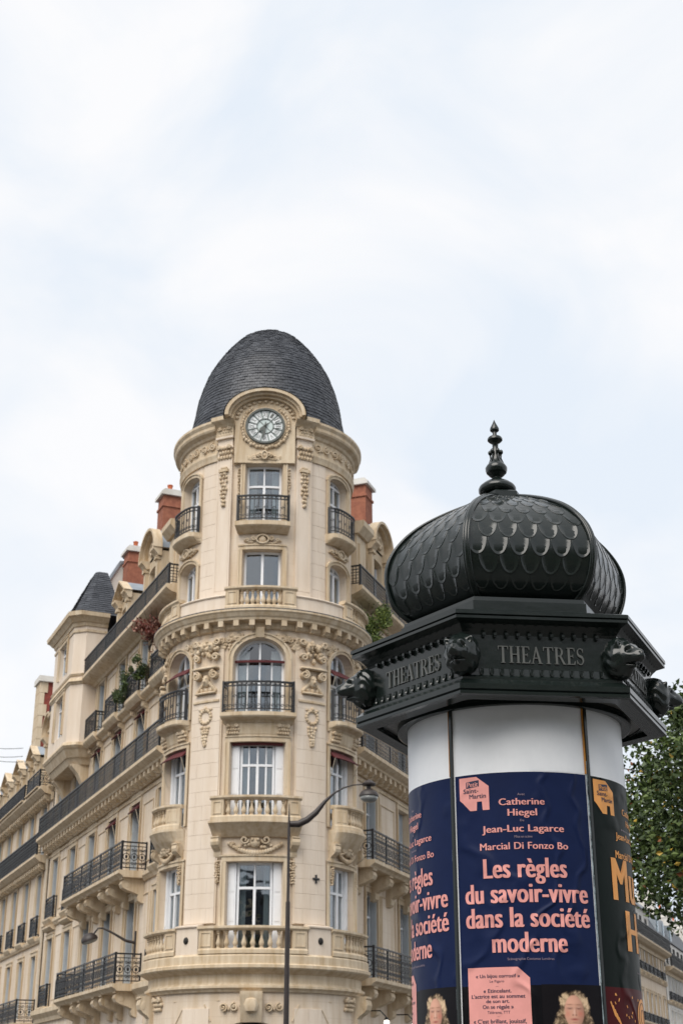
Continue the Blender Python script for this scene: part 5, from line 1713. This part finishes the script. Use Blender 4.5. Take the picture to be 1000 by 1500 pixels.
# ---- posters
def drum_uz(x, y):
    F = 2050.; sp, cp = math.sin(PITCH), math.cos(PITCH)
    dx, dy = x - 500, -(y - 750)
    r = (dx, F * cp - dy * sp, F * sp + dy * cp)
    A = r[0] ** 2 + r[1] ** 2; B_ = -2 * (r[0] * KX + r[1] * KY); C0 = KX * KX + KY * KY - RD * RD
    k = (-B_ - math.sqrt(max(B_ * B_ - 4 * A * C0, 0))) / (2 * A)
    return math.atan2(r[0] * k - KX, KY - r[1] * k) * RD, 1.6 + r[2] * k
def ZY(y, x=770): return drum_uz(x, y)[1]
def cylpatch(name, pts, o, mt, parent, nu=24):
    """polygon (u,z) bent on the drum: split into vertical strips"""
    us = sorted(set([p[0] for p in pts])); u0, u1 = us[0], us[-1]
    cuts = sorted(set([u0 + (u1 - u0) * i / nu for i in range(nu + 1)] + us))
    n = len(pts)
    def span(u):
        zs = []
        for i in range(n):
            (a, b), (c, d) = pts[i], pts[(i + 1) % n]
            if abs(a - c) < 1e-9:
                if abs(a - u) < 1e-9: zs += [b, d]
                continue
            t = (u - a) / (c - a)
            if -1e-9 <= t <= 1 + 1e-9: zs.append(b + (d - b) * t)
        return min(zs), max(zs)
    mb = MB(); rows = []
    for u in cuts:
        lo, hi = span(u); rows.append([DR(u, o, lo), DR(u, o, hi)])
    mb.grid(rows)
    ob = obj(name, mb, mt, parent, smooth=True)
    return ob
_ref = {}
def ptext(s, u0, u1, z0, z1, mt, parent, smear=.0, o=.0042, name='lettering', ref='H'):
    """text from u0 to u1, baseline z0, height of the reference letter up to z1, bent on the drum; smear widens the upright strokes"""
    if ref not in _ref: _ref[ref] = max(v.y for v in text_mesh(ref)[0])
    vs, fs = text_mesh(s, 0, 0, sp=1.0 + smear * 1.3)
    xs = [v.x for v in vs]
    x0, x1 = min(xs) - smear, max(xs) + smear
    mb = MB(); n = 5 if smear > .03 else (3 if smear else 1)
    for k in range(n):
        d = smear * (2 * k / (n - 1) - 1) if n > 1 else 0
        mb.add([DR(u0 + (v.x + d - x0) / (x1 - x0) * (u1 - u0), o + .00012 * k, z0 + v.y / _ref[ref] * (z1 - z0)) for v in vs], fs)
    return obj(name, mb, mt, parent)

ZT, ZB, ZP = 3.315, 1.60, 2.175
def portrait(ua, ub, z0, z1, parent, ox=0, seed=3):
    """printed photograph: a woman with curly fair hair, head tilted back, on black"""
    W, Hh = 120, 150
    rs = np.random.RandomState(seed)
    X, Y = np.meshgrid(np.linspace(-1, 1, W + 1), np.linspace(-1.25, 1.25, Hh + 1))
    def sm(e0, e1, x): t = np.clip((x - e0) / (e1 - e0), 0, 1); return t * t * (3 - 2 * t)
    C = np.zeros(X.shape + (3,)); C[:] = (.006, .005, .007)
    def over(col, m): 
        for i in range(3): C[..., i] = C[..., i] * (1 - m) + (col[i] if not hasattr(col[i], 'shape') else col[i]) * m
    N = np.zeros(X.shape)
    for k in range(6):
        f = 5.0 * 1.75 ** k; a, b = rs.uniform(0, 6, 2)
        N += np.sin(f * X + a + 1.8 * np.sin(f * Y * .8 + b)) * np.sin(f * Y * .9 + b + 1.5 * np.sin(f * X * .7 + a)) / 1.4 ** k
    # neck and shoulders
    over((.55, .30, .20), 1 - sm(.26, .34, np.abs(X + 0 * Y)) * 1 if False else (1 - sm(.24, .32, np.abs(X))) * (1 - sm(-.30, -.2, Y)))
    # hair
    top = .78
    hw = .38 + .34 * sm(.7, -.7, Y) + .035 * N
    hairm = (1 - sm(hw - .06, hw + .06, np.abs(X))) * (1 - sm(top - .08 + .03 * N, top + .03 + .03 * N, Y + .95 * X * X))
    hh = .5 + .5 * np.tanh(N)
    hair = [(.06 + .66 * hh ** 1.6), (.038 + .49 * hh ** 1.6), (.022 + .32 * hh ** 1.6)]
    over(hair, hairm)
    # face
    fx, fy = X / .335, (Y - .14) / .50
    fm = 1 - sm(.90, 1.03, np.sqrt(fx ** 2 + fy ** 2))
    lit = .62 + .5 * np.cos(X * 3.6 + .45) - .25 * sm(.1, -.5, Y) + .12 * np.exp(-((Y - .42) / .12) ** 2)
    over([.60 * lit, .33 * lit, .24 * lit], fm)
    def spot(x, y, sx, sy, col, a): over(col, a * np.exp(-(((X - x) / sx) ** 2 + ((Y - y) / sy) ** 2)))
    spot(-.22, .08, .1, .1, (.6, .2, .14), .5); spot(.2, .08, .1, .1, (.55, .17, .12), .6)
    for sg in (-1, 1):
        spot(sg * .145, .24, .085, .035, (.16, .07, .05), .9); spot(sg * .15, .345, .11, .02, (.25, .13, .08), .7)
        spot(sg * .145, .265, .07, .02, (.62, .38, .30), .7)
        spot(sg * .05, .045, .03, .018, (.12, .03, .02), .85)
    spot(0, .13, .035, .1, (.82, .55, .44), .6); spot(.055, .13, .02, .09, (.35, .15, .1), .5)
    spot(0, -.08, .12, .032, (.40, .09, .08), .95); spot(0, -.075, .11, .008, (.1, .02, .02), .8)
    spot(0, -.17, .08, .02, (.32, .14, .09), .5); spot(0, -.26, .12, .05, (.72, .43, .32), .5)
    over((.22, .09, .06), (1 - sm(.03, .10, np.abs(Y + .38 - .35 * X * X))) * (1 - sm(.2, .34, np.abs(X))) * .8)
    # locks over the face edge
    lk = sm(.3, .9, N) * sm(.24, .36, np.abs(X)) * (1 - sm(.42, .5, np.abs(X)))
    over(hair, lk * (Y < .6))
    C = np.clip(C, 0, 1)
    me = bpy.data.meshes.new('portrait_print'); off = wloc(parent)
    vs = []
    zs_ = [z0 + (z1 - z0) * j / Hh for j in range(Hh + 1)]
    Hh = max(j for j in range(Hh + 1) if zs_[j] < ZP + .004); C = C[:Hh + 1]
    for j in range(Hh + 1):
        for i in range(W + 1):
            p = DR(ua + (ub - ua) * i / W, .0035, zs_[j]) - off
            vs.append(tuple(p))
    fs = [(j * (W + 1) + i, j * (W + 1) + i + 1, (j + 1) * (W + 1) + i + 1, (j + 1) * (W + 1) + i) for j in range(Hh) for i in range(W)]
    me.from_pydata(vs, [], fs)
    ca = me.color_attributes.new('ink', 'FLOAT_COLOR', 'POINT')
    arr = np.ones((len(vs), 4), dtype=np.float32); arr[:, :3] = C.reshape(-1, 3)
    ca.data.foreach_set('color', arr.ravel())
    if 'ink' not in M:
        m = mat('portrait_ink', (.5, .5, .5), .45, bump=.0035, bscale=5, spec=.16)
        nd = m.node_tree.nodes.new('ShaderNodeVertexColor'); nd.layer_name = 'ink'
        m.node_tree.links.new(nd.outputs[0], m.node_tree.nodes['Principled BSDF'].inputs['Base Color'])
        M['ink'] = m
    me.materials.append(M['ink']); me.polygons.foreach_set('use_smooth', [True] * len(me.polygons))
    ob = bpy.data.objects.new('portrait_print', me); COL.objects.link(ob); ob.parent = parent
    return ob

def logo(uc, zc_, w, h, ink, txt, parent):
    """cut-corner house emblem with three words"""
    x0, x1, z0, z1 = uc - w / 2, uc + w / 2, zc_ - h / 2, zc_ + h / 2
    # body above the doorway, then legs either side
    cylpatch('emblem', [(x0, z0 + h * .34), (x0, z1), (x0 + w * .60, z1), (x1, z1 - h * .30), (x1, z0 + h * .26), (x0 + w * .10, z0 + h * .26)], .003, ink, parent, 12)
    cylpatch('emblem', [(x0 + w * .10, z0 + h * .262), (x0 + w * .36, z0), (x0 + w * .58, z0), (x0 + w * .58, z0 + h * .20), (x0 + w * .60, z0 + h * .262)], .003, ink, parent, 6)
    cylpatch('emblem', [(x0 + w * .76, z0 + h * .262), (x0 + w * .78, z0 + h * .20), (x0 + w * .78, z0), (x1, z0), (x1, z0 + h * .262)], .003, ink, parent, 4)
    cylpatch('emblem', [(x0 + w * .24, z1 - h * .33), (x0 + w * .24, z1 - h * .14), (x0 + w * .68, z1 - h * .10), (x0 + w * .68, z1 - h * .29)], .0036, txt, parent, 4)
    ptext('Petit', x0 + w * .28, x0 + w * .65, z1 - h * .29, z1 - h * .15, ink, parent, .02, .0044)
    ptext('Saint-', x0 + w * .14, x0 + w * .66, z1 - h * .47, z1 - h * .34, txt, parent, .02, .0044)
    ptext('Martin', x0 + w * .34, x0 + w * .90, z1 - h * .64, z1 - h * .51, txt, parent, .02, .0044)

def poster_rules(ac, parent_label, full=True):
    """navy theatre poster centred on drum angle ac (degrees)"""
    U = DR.a(ac); hw = DR.a(34.4)
    mb = MB(); 
    p = cylpatch('poster', [(U - hw, ZP), (U - hw, ZT), (U + hw, ZT), (U + hw, ZP)], .0015, 'blue', K, 40)
    p['label'] = parent_label
    cylpatch('poster_field', [(U - hw, ZB), (U - hw, ZP), (U + hw, ZP), (U + hw, ZB)], .0015, 'pblack', p, 40)
    uc_ = U + drum_uz(840, 1475)[0] - DR.a(-4.4)
    portrait(uc_ - .172, uc_ + .172, ZY(1450, 840) - .172 * .78 - .215, ZY(1450, 840) - .172 * .78 + .215, p)
    logo(U - hw * .70, 3.205, .178, .19, 'pink', 'navytext', p)
    du = U - DR.a(-4.4)
    def line(s, x0, x1, yt, yb, m='pink', b=.03, ref='H'):
        xm = (x0 + x1) / 2
        return ptext(s, drum_uz(x0, yb)[0] + du, drum_uz(x1, yb)[0] + du, ZY(yb, xm), ZY(yt, xm), m, p, b, ref=ref)
    line('Avec', 757, 768, 1161.5, 1165, 'smallgrey', 0)
    line('Catherine', 730, 797, 1169, 1178.6)
    line('Hiegel', 743, 786, 1184.5, 1194.5)
    line('De', 761, 767, 1200, 1203, 'smallgrey', 0)
    line('Jean-Luc Lagarce', 706, 825, 1208, 1218)
    line('Mise en scène', 753, 779, 1223.5, 1227, 'smallgrey', 0)
    line('Marcial Di Fonzo Bo', 703, 831, 1233.5, 1243.5, b=.022)
    line('Les règles', 708, 830, 1256.5, 1285, b=.046, ref='H')
    line('du savoir-vivre', 682, 860, 1293, 1321.5, b=.046, ref='d')
    line('dans la société', 683, 863, 1328.5, 1357.5, b=.046, ref='d')
    line('moderne', 721, 831, 1365, 1394.5, b=.046, ref='d')
    line('Scénographie Costumes Lumières', 743, 811, 1402.5, 1406, 'smallgrey', 0)
    qx0, qx1, qx2 = (drum_uz(x, 1440)[0] + du for x in (686, 759, 776))
    zt_, zs_ = ZY(1417, 725), ZY(1432, 776)
    cylpatch('quote_panel', [(qx0, ZB + .05), (qx0, zt_), (qx1, zt_), (qx2, zs_), (qx2, ZB + .05)], .0032, 'pink', p, 16)
    def q(s, x0, x1, yt, yb, b=.025): return ptext(s, drum_uz(x0, yb)[0] + du, drum_uz(x1, yb)[0] + du, ZY(yb, 730), ZY(yt, 730), 'navytext', p, b, .0042)
    q('« Un bijou corrosif »', 697, 761, 1427, 1432); q('Le Figaro', 717, 738, 1435.5, 1439, .0); q('—', 726, 730, 1443, 1446, 0)
    q('« Etincelant.', 708, 749, 1448.5, 1454); q("L'actrice est au sommet", 691, 769, 1456.5, 1462); q('de son art.', 712, 746, 1464, 1469); q('On se régale »', 707, 752, 1472, 1477.5)
    q('Télérama, TTT', 714, 747, 1481, 1485, .0); q('—', 728, 732, 1488, 1490, 0); q("« C'est brillant, jouissif,", 694, 771, 1493, 1499); q('formidable »', 710, 750, 1502, 1507)
    return p
poster_rules(-4.4, 'navy theatre poster with pink lettering facing the street')
poster_rules(-76.2, 'navy theatre poster with pink lettering wrapping round the left side')
# dark green poster on the right
ac = 67.3; U = DR.a(ac); hw = DR.a(34.4)
p = cylpatch('poster', [(U - hw, ZP), (U - hw, ZT), (U + hw, ZT), (U + hw, ZP)], .0015, 'pgreen', K, 40)
p['label'] = 'black green theatre poster with orange lettering on the right side'
cylpatch('poster_field', [(U - hw, ZB), (U - hw, ZP), (U + hw, ZP), (U + hw, ZB)], .0015, 'pred', p, 40)
logo(U - hw * .72, 3.205, .178, .19, 'orange', 'navytext', p)
def line(s, cx, w, yt, yb, m='orange', b=.03, ref='H'): return ptext(s, U + cx - w / 2, U + cx + w / 2, ZY(yb), ZY(yt), m, p, b, ref=ref)
line('Catherine', .04, .26, 1169, 1178.6); line('Hiegel', .045, .155, 1184.5, 1194.5)
line('Mise en scène', .03, .3, 1201, 1203.5, 'smallgrey', 0)
line('Jean-Luc Lagarce', .03, .455, 1208, 1218); line('Marcial Di Fonzo Bo', .03, .49, 1236, 1247)
line('Music-', .085, .70, 1248, 1311, b=.04); line('Hall', .10, .50, 1325, 1386, b=.046)
line('Scénographie', .10, .25, 1416, 1418, 'smallgrey', 0)
mb = MB()
for i in range(5): mb.ribbon(DR, [(U - hw * .9 + .014 * i, 2.10 - .02 * i), (U - hw * .55 + .014 * i, 1.80)], .002, .008, .002)
obj('printed_harp', mb, 'orange', p)
for (cu, cz, r) in ((U + .02, 2.03, .10),):
    pts = [(cu + r * math.cos(2 * PI * i / 24), cz + r * 1.0 * math.sin(2 * PI * i / 24)) for i in range(24)]
    cylpatch('printed_plate', pts, .0032, 'orange', p, 12)
    for q_ in (.78, .42):
        mb = MB(); mb.ribbon(DR, [(cu + r * q_ * math.cos(2 * PI * i / 24), cz + r * q_ * math.sin(2 * PI * i / 24)) for i in range(24)], .0036, .004, .001, closed=True); obj('printed_ring', mb, 'pred', p)
mb = MB(); rn = random.Random(2)
for i in range(14):
    cu, cz = U - hw * rn.uniform(.1, .8), rn.uniform(1.98, 2.14)
    mb.ribbon(DR, [(cu, cz), (cu + rn.uniform(-.01, .01), cz + .012)], .003, .006, .001)
obj('printed_specks', mb, 'orange', p)

# ------------------------------------------------------------------ street lamp
def atd(x, y, D):
    F = 2050.; sp, cp = math.sin(PITCH), math.cos(PITCH)
    dx, dy = x - 500, -(y - 750)
    r = (dx, F * cp - dy * sp, F * sp + dy * cp)
    k = D / math.hypot(r[0], r[1])
    return Vector((r[0] * k, r[1] * k, 1.6 + r[2] * k))
LD = 34.0
pb = atd(420.5, 1400, LD)
SL = thing('street_lamp', 'slim dark street lamp with curved arm standing before the round tower', 'street lamp', (pb.x, pb.y, .0))
zt1 = atd(423, 1213, LD).z; zj = atd(421, 1321, LD).z; ztop = atd(424, 1177, LD).z
mb = MB(); mb.tube([(pb.x, pb.y, z) for z in (0, .6, .62, zj)], [.11, .11, .075, .052], 12)
obj('pole', mb, 'lamp', SL, smooth='auto')
mb = MB(); mb.tube([(pb.x, pb.y, zj - .02), (pb.x, pb.y, zt1), (pb.x, pb.y, ztop - .3), (pb.x, pb.y, ztop)], [.036, .034, .022, .008], 10)
obj('upper_pole', mb, 'lamp', SL, smooth='auto')
apx = [(425, 1207), (437, 1207), (450, 1201), (463, 1190), (476, 1174), (489, 1162), (503, 1154), (517, 1150), (530, 1149)]
mb = MB(); mb.tube([atd(x, y, LD) for x, y in apx], [.075, .085, .08, .07, .045, .025, .02, .018, .016], 10)
obj('arm', mb, 'lamp', SL, smooth='auto')
c = atd(540, 1147, LD)
mb = MB(); mb.lathe((c.x, c.y, c.z), [(.02, .08), (.09, .05), (.17, -.02), (.16, -.06), (.06, -.08), (.05, -.2)], 16, cap=True); obj('lamp_bracket', mb, 'lamp', SL, smooth='auto')
c = atd(540, 1164, LD)
mb = MB(); mb.lathe((c.x, c.y, c.z), [(.03, .14), (.10, .12), (.19, .07), (.235, .0), (.24, -.04), (.225, -.05)], 20); obj('lamp_shade', mb, 'lamp', SL, smooth='auto')
mb = MB(); mb.lathe((c.x, c.y, c.z), [(.22, -.05), (.20, -.12), (.14, -.17), (.04, -.19)], 20); obj('lamp_glass', mb, 'lampglass', SL, smooth=True)

# wall lamp on the left front
wb = FL(4.55, .03, 6.25)
WL = thing('wall_lamp', 'dark wall lamp on a bent arm over the lower left balcony', 'wall lamp', wb)
mb = MB(); mb.box(FL, 4.50, 4.60, .0, .07, 5.92, 6.72); obj('back_plate', mb, 'lamp', WL)
mb = MB(); mb.tube([FL(4.55, .05, 6.36), FL(4.6, .35, 6.42), FL(4.75, .8, 6.68), FL(4.85, 1.05, 6.80), FL(4.9, 1.2, 6.80), FL(4.95, 1.32, 6.62)], [.05, .045, .035, .03, .03, .03], 8)
obj('arm', mb, 'lamp', WL, smooth='auto')
c = FL(4.95, 1.45, 6.45)
ax_t = (nL * .35 + Vector((0, 0, 1))).normalized()
ex = ax_t.cross(uL).normalized(); ey = ax_t.cross(ex)
mb = MB(); rows = []
for r, z in [(.02, .2), (.14, .17), (.25, .06), (.27, 0), (.27, -.05)]:
    rows.append([c + ax_t * z + (ex * math.cos(2 * PI * j / 18) + ey * math.sin(2 * PI * j / 18)) * r for j in range(18)])
mb.grid(rows, closed=True); obj('lamp_shade', mb, 'lamp', WL, smooth=True)
mb = MB(); rows = []
for r, z in [(.26, -.05), (.24, -.10), (.15, -.13), (.001, -.14)]:
    rows.append([c + ax_t * z + (ex * math.cos(2 * PI * j / 18) + ey * math.sin(2 * PI * j / 18)) * r for j in range(18)])
mb.grid(rows, closed=True); obj('lamp_glass', mb, 'lampglass', WL, smooth=True)

# lit globe lamps over the shop on the right
em = bpy.data.materials.new('lit_globe'); em.use_nodes = True
em.node_tree.nodes['Principled BSDF'].inputs['Emission Color'].default_value = (1, .93, .8, 1)
em.node_tree.nodes['Principled BSDF'].inputs['Emission Strength'].default_value = 3
M['globe'] = em
for (px, py, lab) in ((566, 1498, 'lit white globe lamp nearer the round tower, over the shopfront'), (606, 1503, 'lit white globe lamp half behind the advertising column, over the shopfront')):
    s_, z_ = (3.2, 0) if px < 600 else (6.2, 0)
    # intersect the pixel ray with the plane 0.7 m before the wall
    best = None
    for i in range(800):
        D = 40 + i * .02
        q_ = atd(px, py, D)
        v = (q_ - FR.P).dot(nR)
        if best is None or abs(v - .7) < best[0]: best = (abs(v - .7), q_)
    c = best[1]
    t = thing('globe_lamp', lab, 'lamp', c, 'globe lamps over the shopfront')
    mb = MB(); mb.ball(c, .085, .085, .09, 14, 10); obj('globe', mb, 'globe', t, smooth=True)
    mb = MB(); mb.tube([c + Vector((0, 0, .15)), c + Vector((0, 0, .35)) - nR * .2, c + Vector((0, 0, .35)) - nR * .69], .02, 8); mb.lathe(c, [(.07, .07), (.06, .13), (.02, .16)], 12)
    obj('arm', mb, 'iron', t)

# ------------------------------------------------------------------ overhead cables
for (ya, yb, lab) in ((1092, 1096, 'highest of the three thin overhead cables at the left edge'), (1105, 1108, 'middle of the three thin overhead cables at the left edge'), (1109, 1116, 'lowest of the three thin overhead cables at the left edge')):
    a, b = atd(-40, ya - 5, 70), atd(34, yb, 66)
    mb = MB(); mb.tube([a.lerp(b, i / 6) - Vector((0, 0, .15 * math.sin(PI * i / 6))) for i in range(7)], .014, 5)
    tag(obj('overhead_cable', mb, 'iron'), lab, 'cable', 'overhead cables')

# ------------------------------------------------------------------ plants
def leafcloud(mb, c, r, n, size, nm, rn, clump=0, weights=None, shape=None):
    cs = [(Vector((rn.gauss(0, .5), rn.gauss(0, .5), rn.gauss(0, .5)))) for _ in range(max(clump, 1))]
    for i in range(n):
        if clump:
            b = rn.choice(cs); q = b + Vector((rn.gauss(0, .17), rn.gauss(0, .17), rn.gauss(0, .15)))
        else:
            q = Vector((rn.gauss(0, .45), rn.gauss(0, .45), rn.gauss(0, .45)))
        if q.length > 1.15: q = q.normalized() * rn.uniform(.7, 1.15)
        p = Vector((c[0] + q.x * r[0], c[1] + q.y * r[1], c[2] + q.z * r[2]))
        s = size * rn.uniform(.6, 1.3)
        u = Vector((rn.uniform(-1, 1), rn.uniform(-1, 1), rn.uniform(-1, 1))).normalized()
        v = u.cross(Vector((rn.uniform(-1, 1), rn.uniform(-1, 1), rn.uniform(-.3, 1)))).normalized()
        w = u.cross(v) * .2 * s
        mi = rn.choices(range(nm), weights)[0]
        mb.add((p - u * s * .5, p - v * s * .28 + w, p + u * s * .5, p + v * s * .28 + w), ((0, 1, 2, 3),), mi)

def plant(name, label, c, r, n, size, mats_, weights, cat='plant', pot=True, seed=1, clump=8):
    c = Vector(c)
    t = thing(name, label, cat, (c.x, c.y, c.z - r[2] - .15))
    rn = random.Random(seed); mb = MB()
    leafcloud(mb, c, r, n, size, len(mats_), rn, clump, weights)
    o = obj('foliage', mb, mats_, t)
    mb = MB()
    for i in range(6):
        mb.tube([(c.x, c.y, c.z - r[2] - .1), (c.x + rn.uniform(-.3, .3) * r[0], c.y + rn.uniform(-.3, .3) * r[1], c.z), (c.x + rn.uniform(-.8, .8) * r[0], c.y + rn.uniform(-.8, .8) * r[1], c.z + r[2] * .7)], [.015, .01, .005], 5)
    obj('stem', mb, 'bark', t)
    if pot:
        mb = MB(); mb.lathe((c.x, c.y, c.z - r[2] - .3), [(.15, 0), (.2, .35), (.23, .35), (.23, .4), (.17, .4), (.15, .3)], 14); obj('pot', mb, 'pot', t)
    return t
plant('red_shrub', 'red-leaved shrub on the fourth-floor balcony left of the tower', FL(3.3, .45, 16.6), (.75, .95, .75), 1300, .13, ['leaf_red', 'leaf_pink'], [3, 1.6], seed=4, pot=False)
plant('balcony_shrub', 'dark green shrub below the red-leaved shrub on the left fourth-floor balcony', FL(4.1, .3, 15.45), (.5, .7, .5), 900, .11, ['leaf_a', 'leaf_b'], [2, 1], seed=5, pot=False)
plant('balcony_shrub', 'broad green bush spilling over the second fourth-floor balcony left of the tower', FL(6.8, .35, 15.45), (.42, .9, .7), 1300, .10, ['leaf_a', 'leaf_b'], [8, 1], seed=6, pot=False)
plant('balcony_bush', 'lime green bush behind the tower balustrade beside the advertising column', FR(2.1, .45, 16.3), (.75, .95, 1.05), 4200, .11, ['leaf_lime', 'leaf_b', 'leaf_a'], [3, 2, 1], seed=7, pot=False, clump=14)

# tree on the right
def tree(label, base, crown_c, crown_r, n, seed):
    rn = random.Random(seed)
    t = thing('plane_tree', label, 'tree', base)
    bx, by, bz = base
    cc = Vector(crown_c)
    mb = MB()
    top = Vector((cc.x, cc.y, cc.z + crown_r[2] * .4))
    mb.tube([(bx, by, bz), (bx + .05, by, bz + 1.5), (bx - .05, by, bz + 3), top.lerp(Vector((bx, by, bz + 3)), .5), top], [.22, .17, .14, .1, .03], 10)
    obj('trunk', mb, 'bark', t, smooth=True)
    tips = []
    for i in range(26):
        a = rn.uniform(0, 2 * PI); h = rn.uniform(-.7, .8)
        q = math.sqrt(max(.1, 1 - h * h)) * rn.uniform(.65, 1.0)
        tip = cc + Vector((math.cos(a) * q * crown_r[0], math.sin(a) * q * crown_r[1], h * crown_r[2]))
        st = Vector((bx, by, 0)).lerp(Vector((cc.x, cc.y, 0)), .6); st.z = cc.z - crown_r[2] * .8 + (h + .7) * crown_r[2] * .6
        md = st.lerp(tip, .5) + Vector((0, 0, .25))
        mb = MB(); mb.tube([st, md, tip], [.05, .03, .008], 6); obj('branch', mb, 'bark', t, smooth=True)
        tips += [tip, md, st.lerp(tip, .75)]
    mb = MB()
    # clumps of leaves round twigs filling the crown
    for i in range(n):
        if i % 3 == 0: b = rn.choice(tips)
        else:
            while True:
                q = Vector((rn.uniform(-1, 1), rn.uniform(-1, 1), rn.uniform(-1, 1)))
                if .35 < q.length < 1 + .12 * math.sin(q.x * 9 + q.z * 7): break
            b = cc + Vector((q.x * crown_r[0], q.y * crown_r[1], q.z * crown_r[2]))
        if noise.noise(b * .95 + Vector((seed, 0, 0))) < -.20: continue
        yel = noise.noise(b * 1.3 + Vector((3, 7, 1))) > .18
        nl = rn.randint(7, 14)
        for j in range(nl):
            p = b + Vector((rn.gauss(0, .13), rn.gauss(0, .13), rn.gauss(0, .11)))
            s = rn.uniform(.07, .14)
            u = Vector((rn.uniform(-1, 1), rn.uniform(-1, 1), rn.uniform(-1, .2))).normalized()
            v = u.cross(Vector((rn.uniform(-1, 1), rn.uniform(-1, 1), rn.uniform(0, 1)))).normalized()
            w = u.cross(v) * .2 * s
            mi = rn.choices((0, 1, 2, 3), (6, 4, .9 if yel else .12, .25 if yel else .03))[0]
            mb.add((p - u * s * .5, p - v * s * .33 + w, p + u * s * .5, p + v * s * .33 + w), ((0, 1, 2, 3),), mi)
    me = bpy.data.meshes.new('crown')
    me.from_pydata([(p[0] - bx, p[1] - by, p[2] - bz) for p in mb.v], [], mb.f)
    for m_ in ('leaf_a', 'leaf_b', 'leaf_c', 'leaf_d'): me.materials.append(M[m_])
    me.polygons.foreach_set('material_index', mb.mi)
    o = bpy.data.objects.new('crown', me); COL.objects.link(o); o.parent = t; o['kind'] = 'stuff'
    return t
def added_back_tree(label, x, y, h, r, seed):  # added out of view so the glossy column reflects dark crowns
    rn = random.Random(seed)
    t = thing('plane_tree', label, 'tree', (x, y, .13), 'street trees behind the viewpoint')
    mb = MB(); mb.tube([(x, y, .13), (x, y, 2.5), (x + .2, y, h)], [.25, .18, .06], 8); obj('trunk', mb, 'bark', t)
    mb = MB(); leafcloud(mb, (x, y, h), (r, r, r * .95), 3800, .42, 3, rn, 40, [5, 4, 1])
    obj('crown', mb, ['leaf_a', 'leaf_b', 'leaf_c'], t, kind='stuff')
for i, (x, y, h, r) in enumerate(((-15, -13, 7.2, 4.6), (-7.5, -14, 7.6, 4.8), (0, -13, 7.2, 4.6), (7.5, -14.5, 7.8, 4.8), (15, -13, 7.2, 4.6), (-23, -8, 7.5, 4.8), (22, -8, 7.2, 4.6))):
    added_back_tree('leafy street tree in the row behind the viewpoint, seen only in reflections', x, y, h, r, 20 + i)
cc = atd(1135, 1185, 24)
tree('autumn street tree with yellowing leaves at the right edge beside the advertising column', (cc.x, cc.y, .13), cc, (2.8, 2.7, 2.05), 7000, 3)
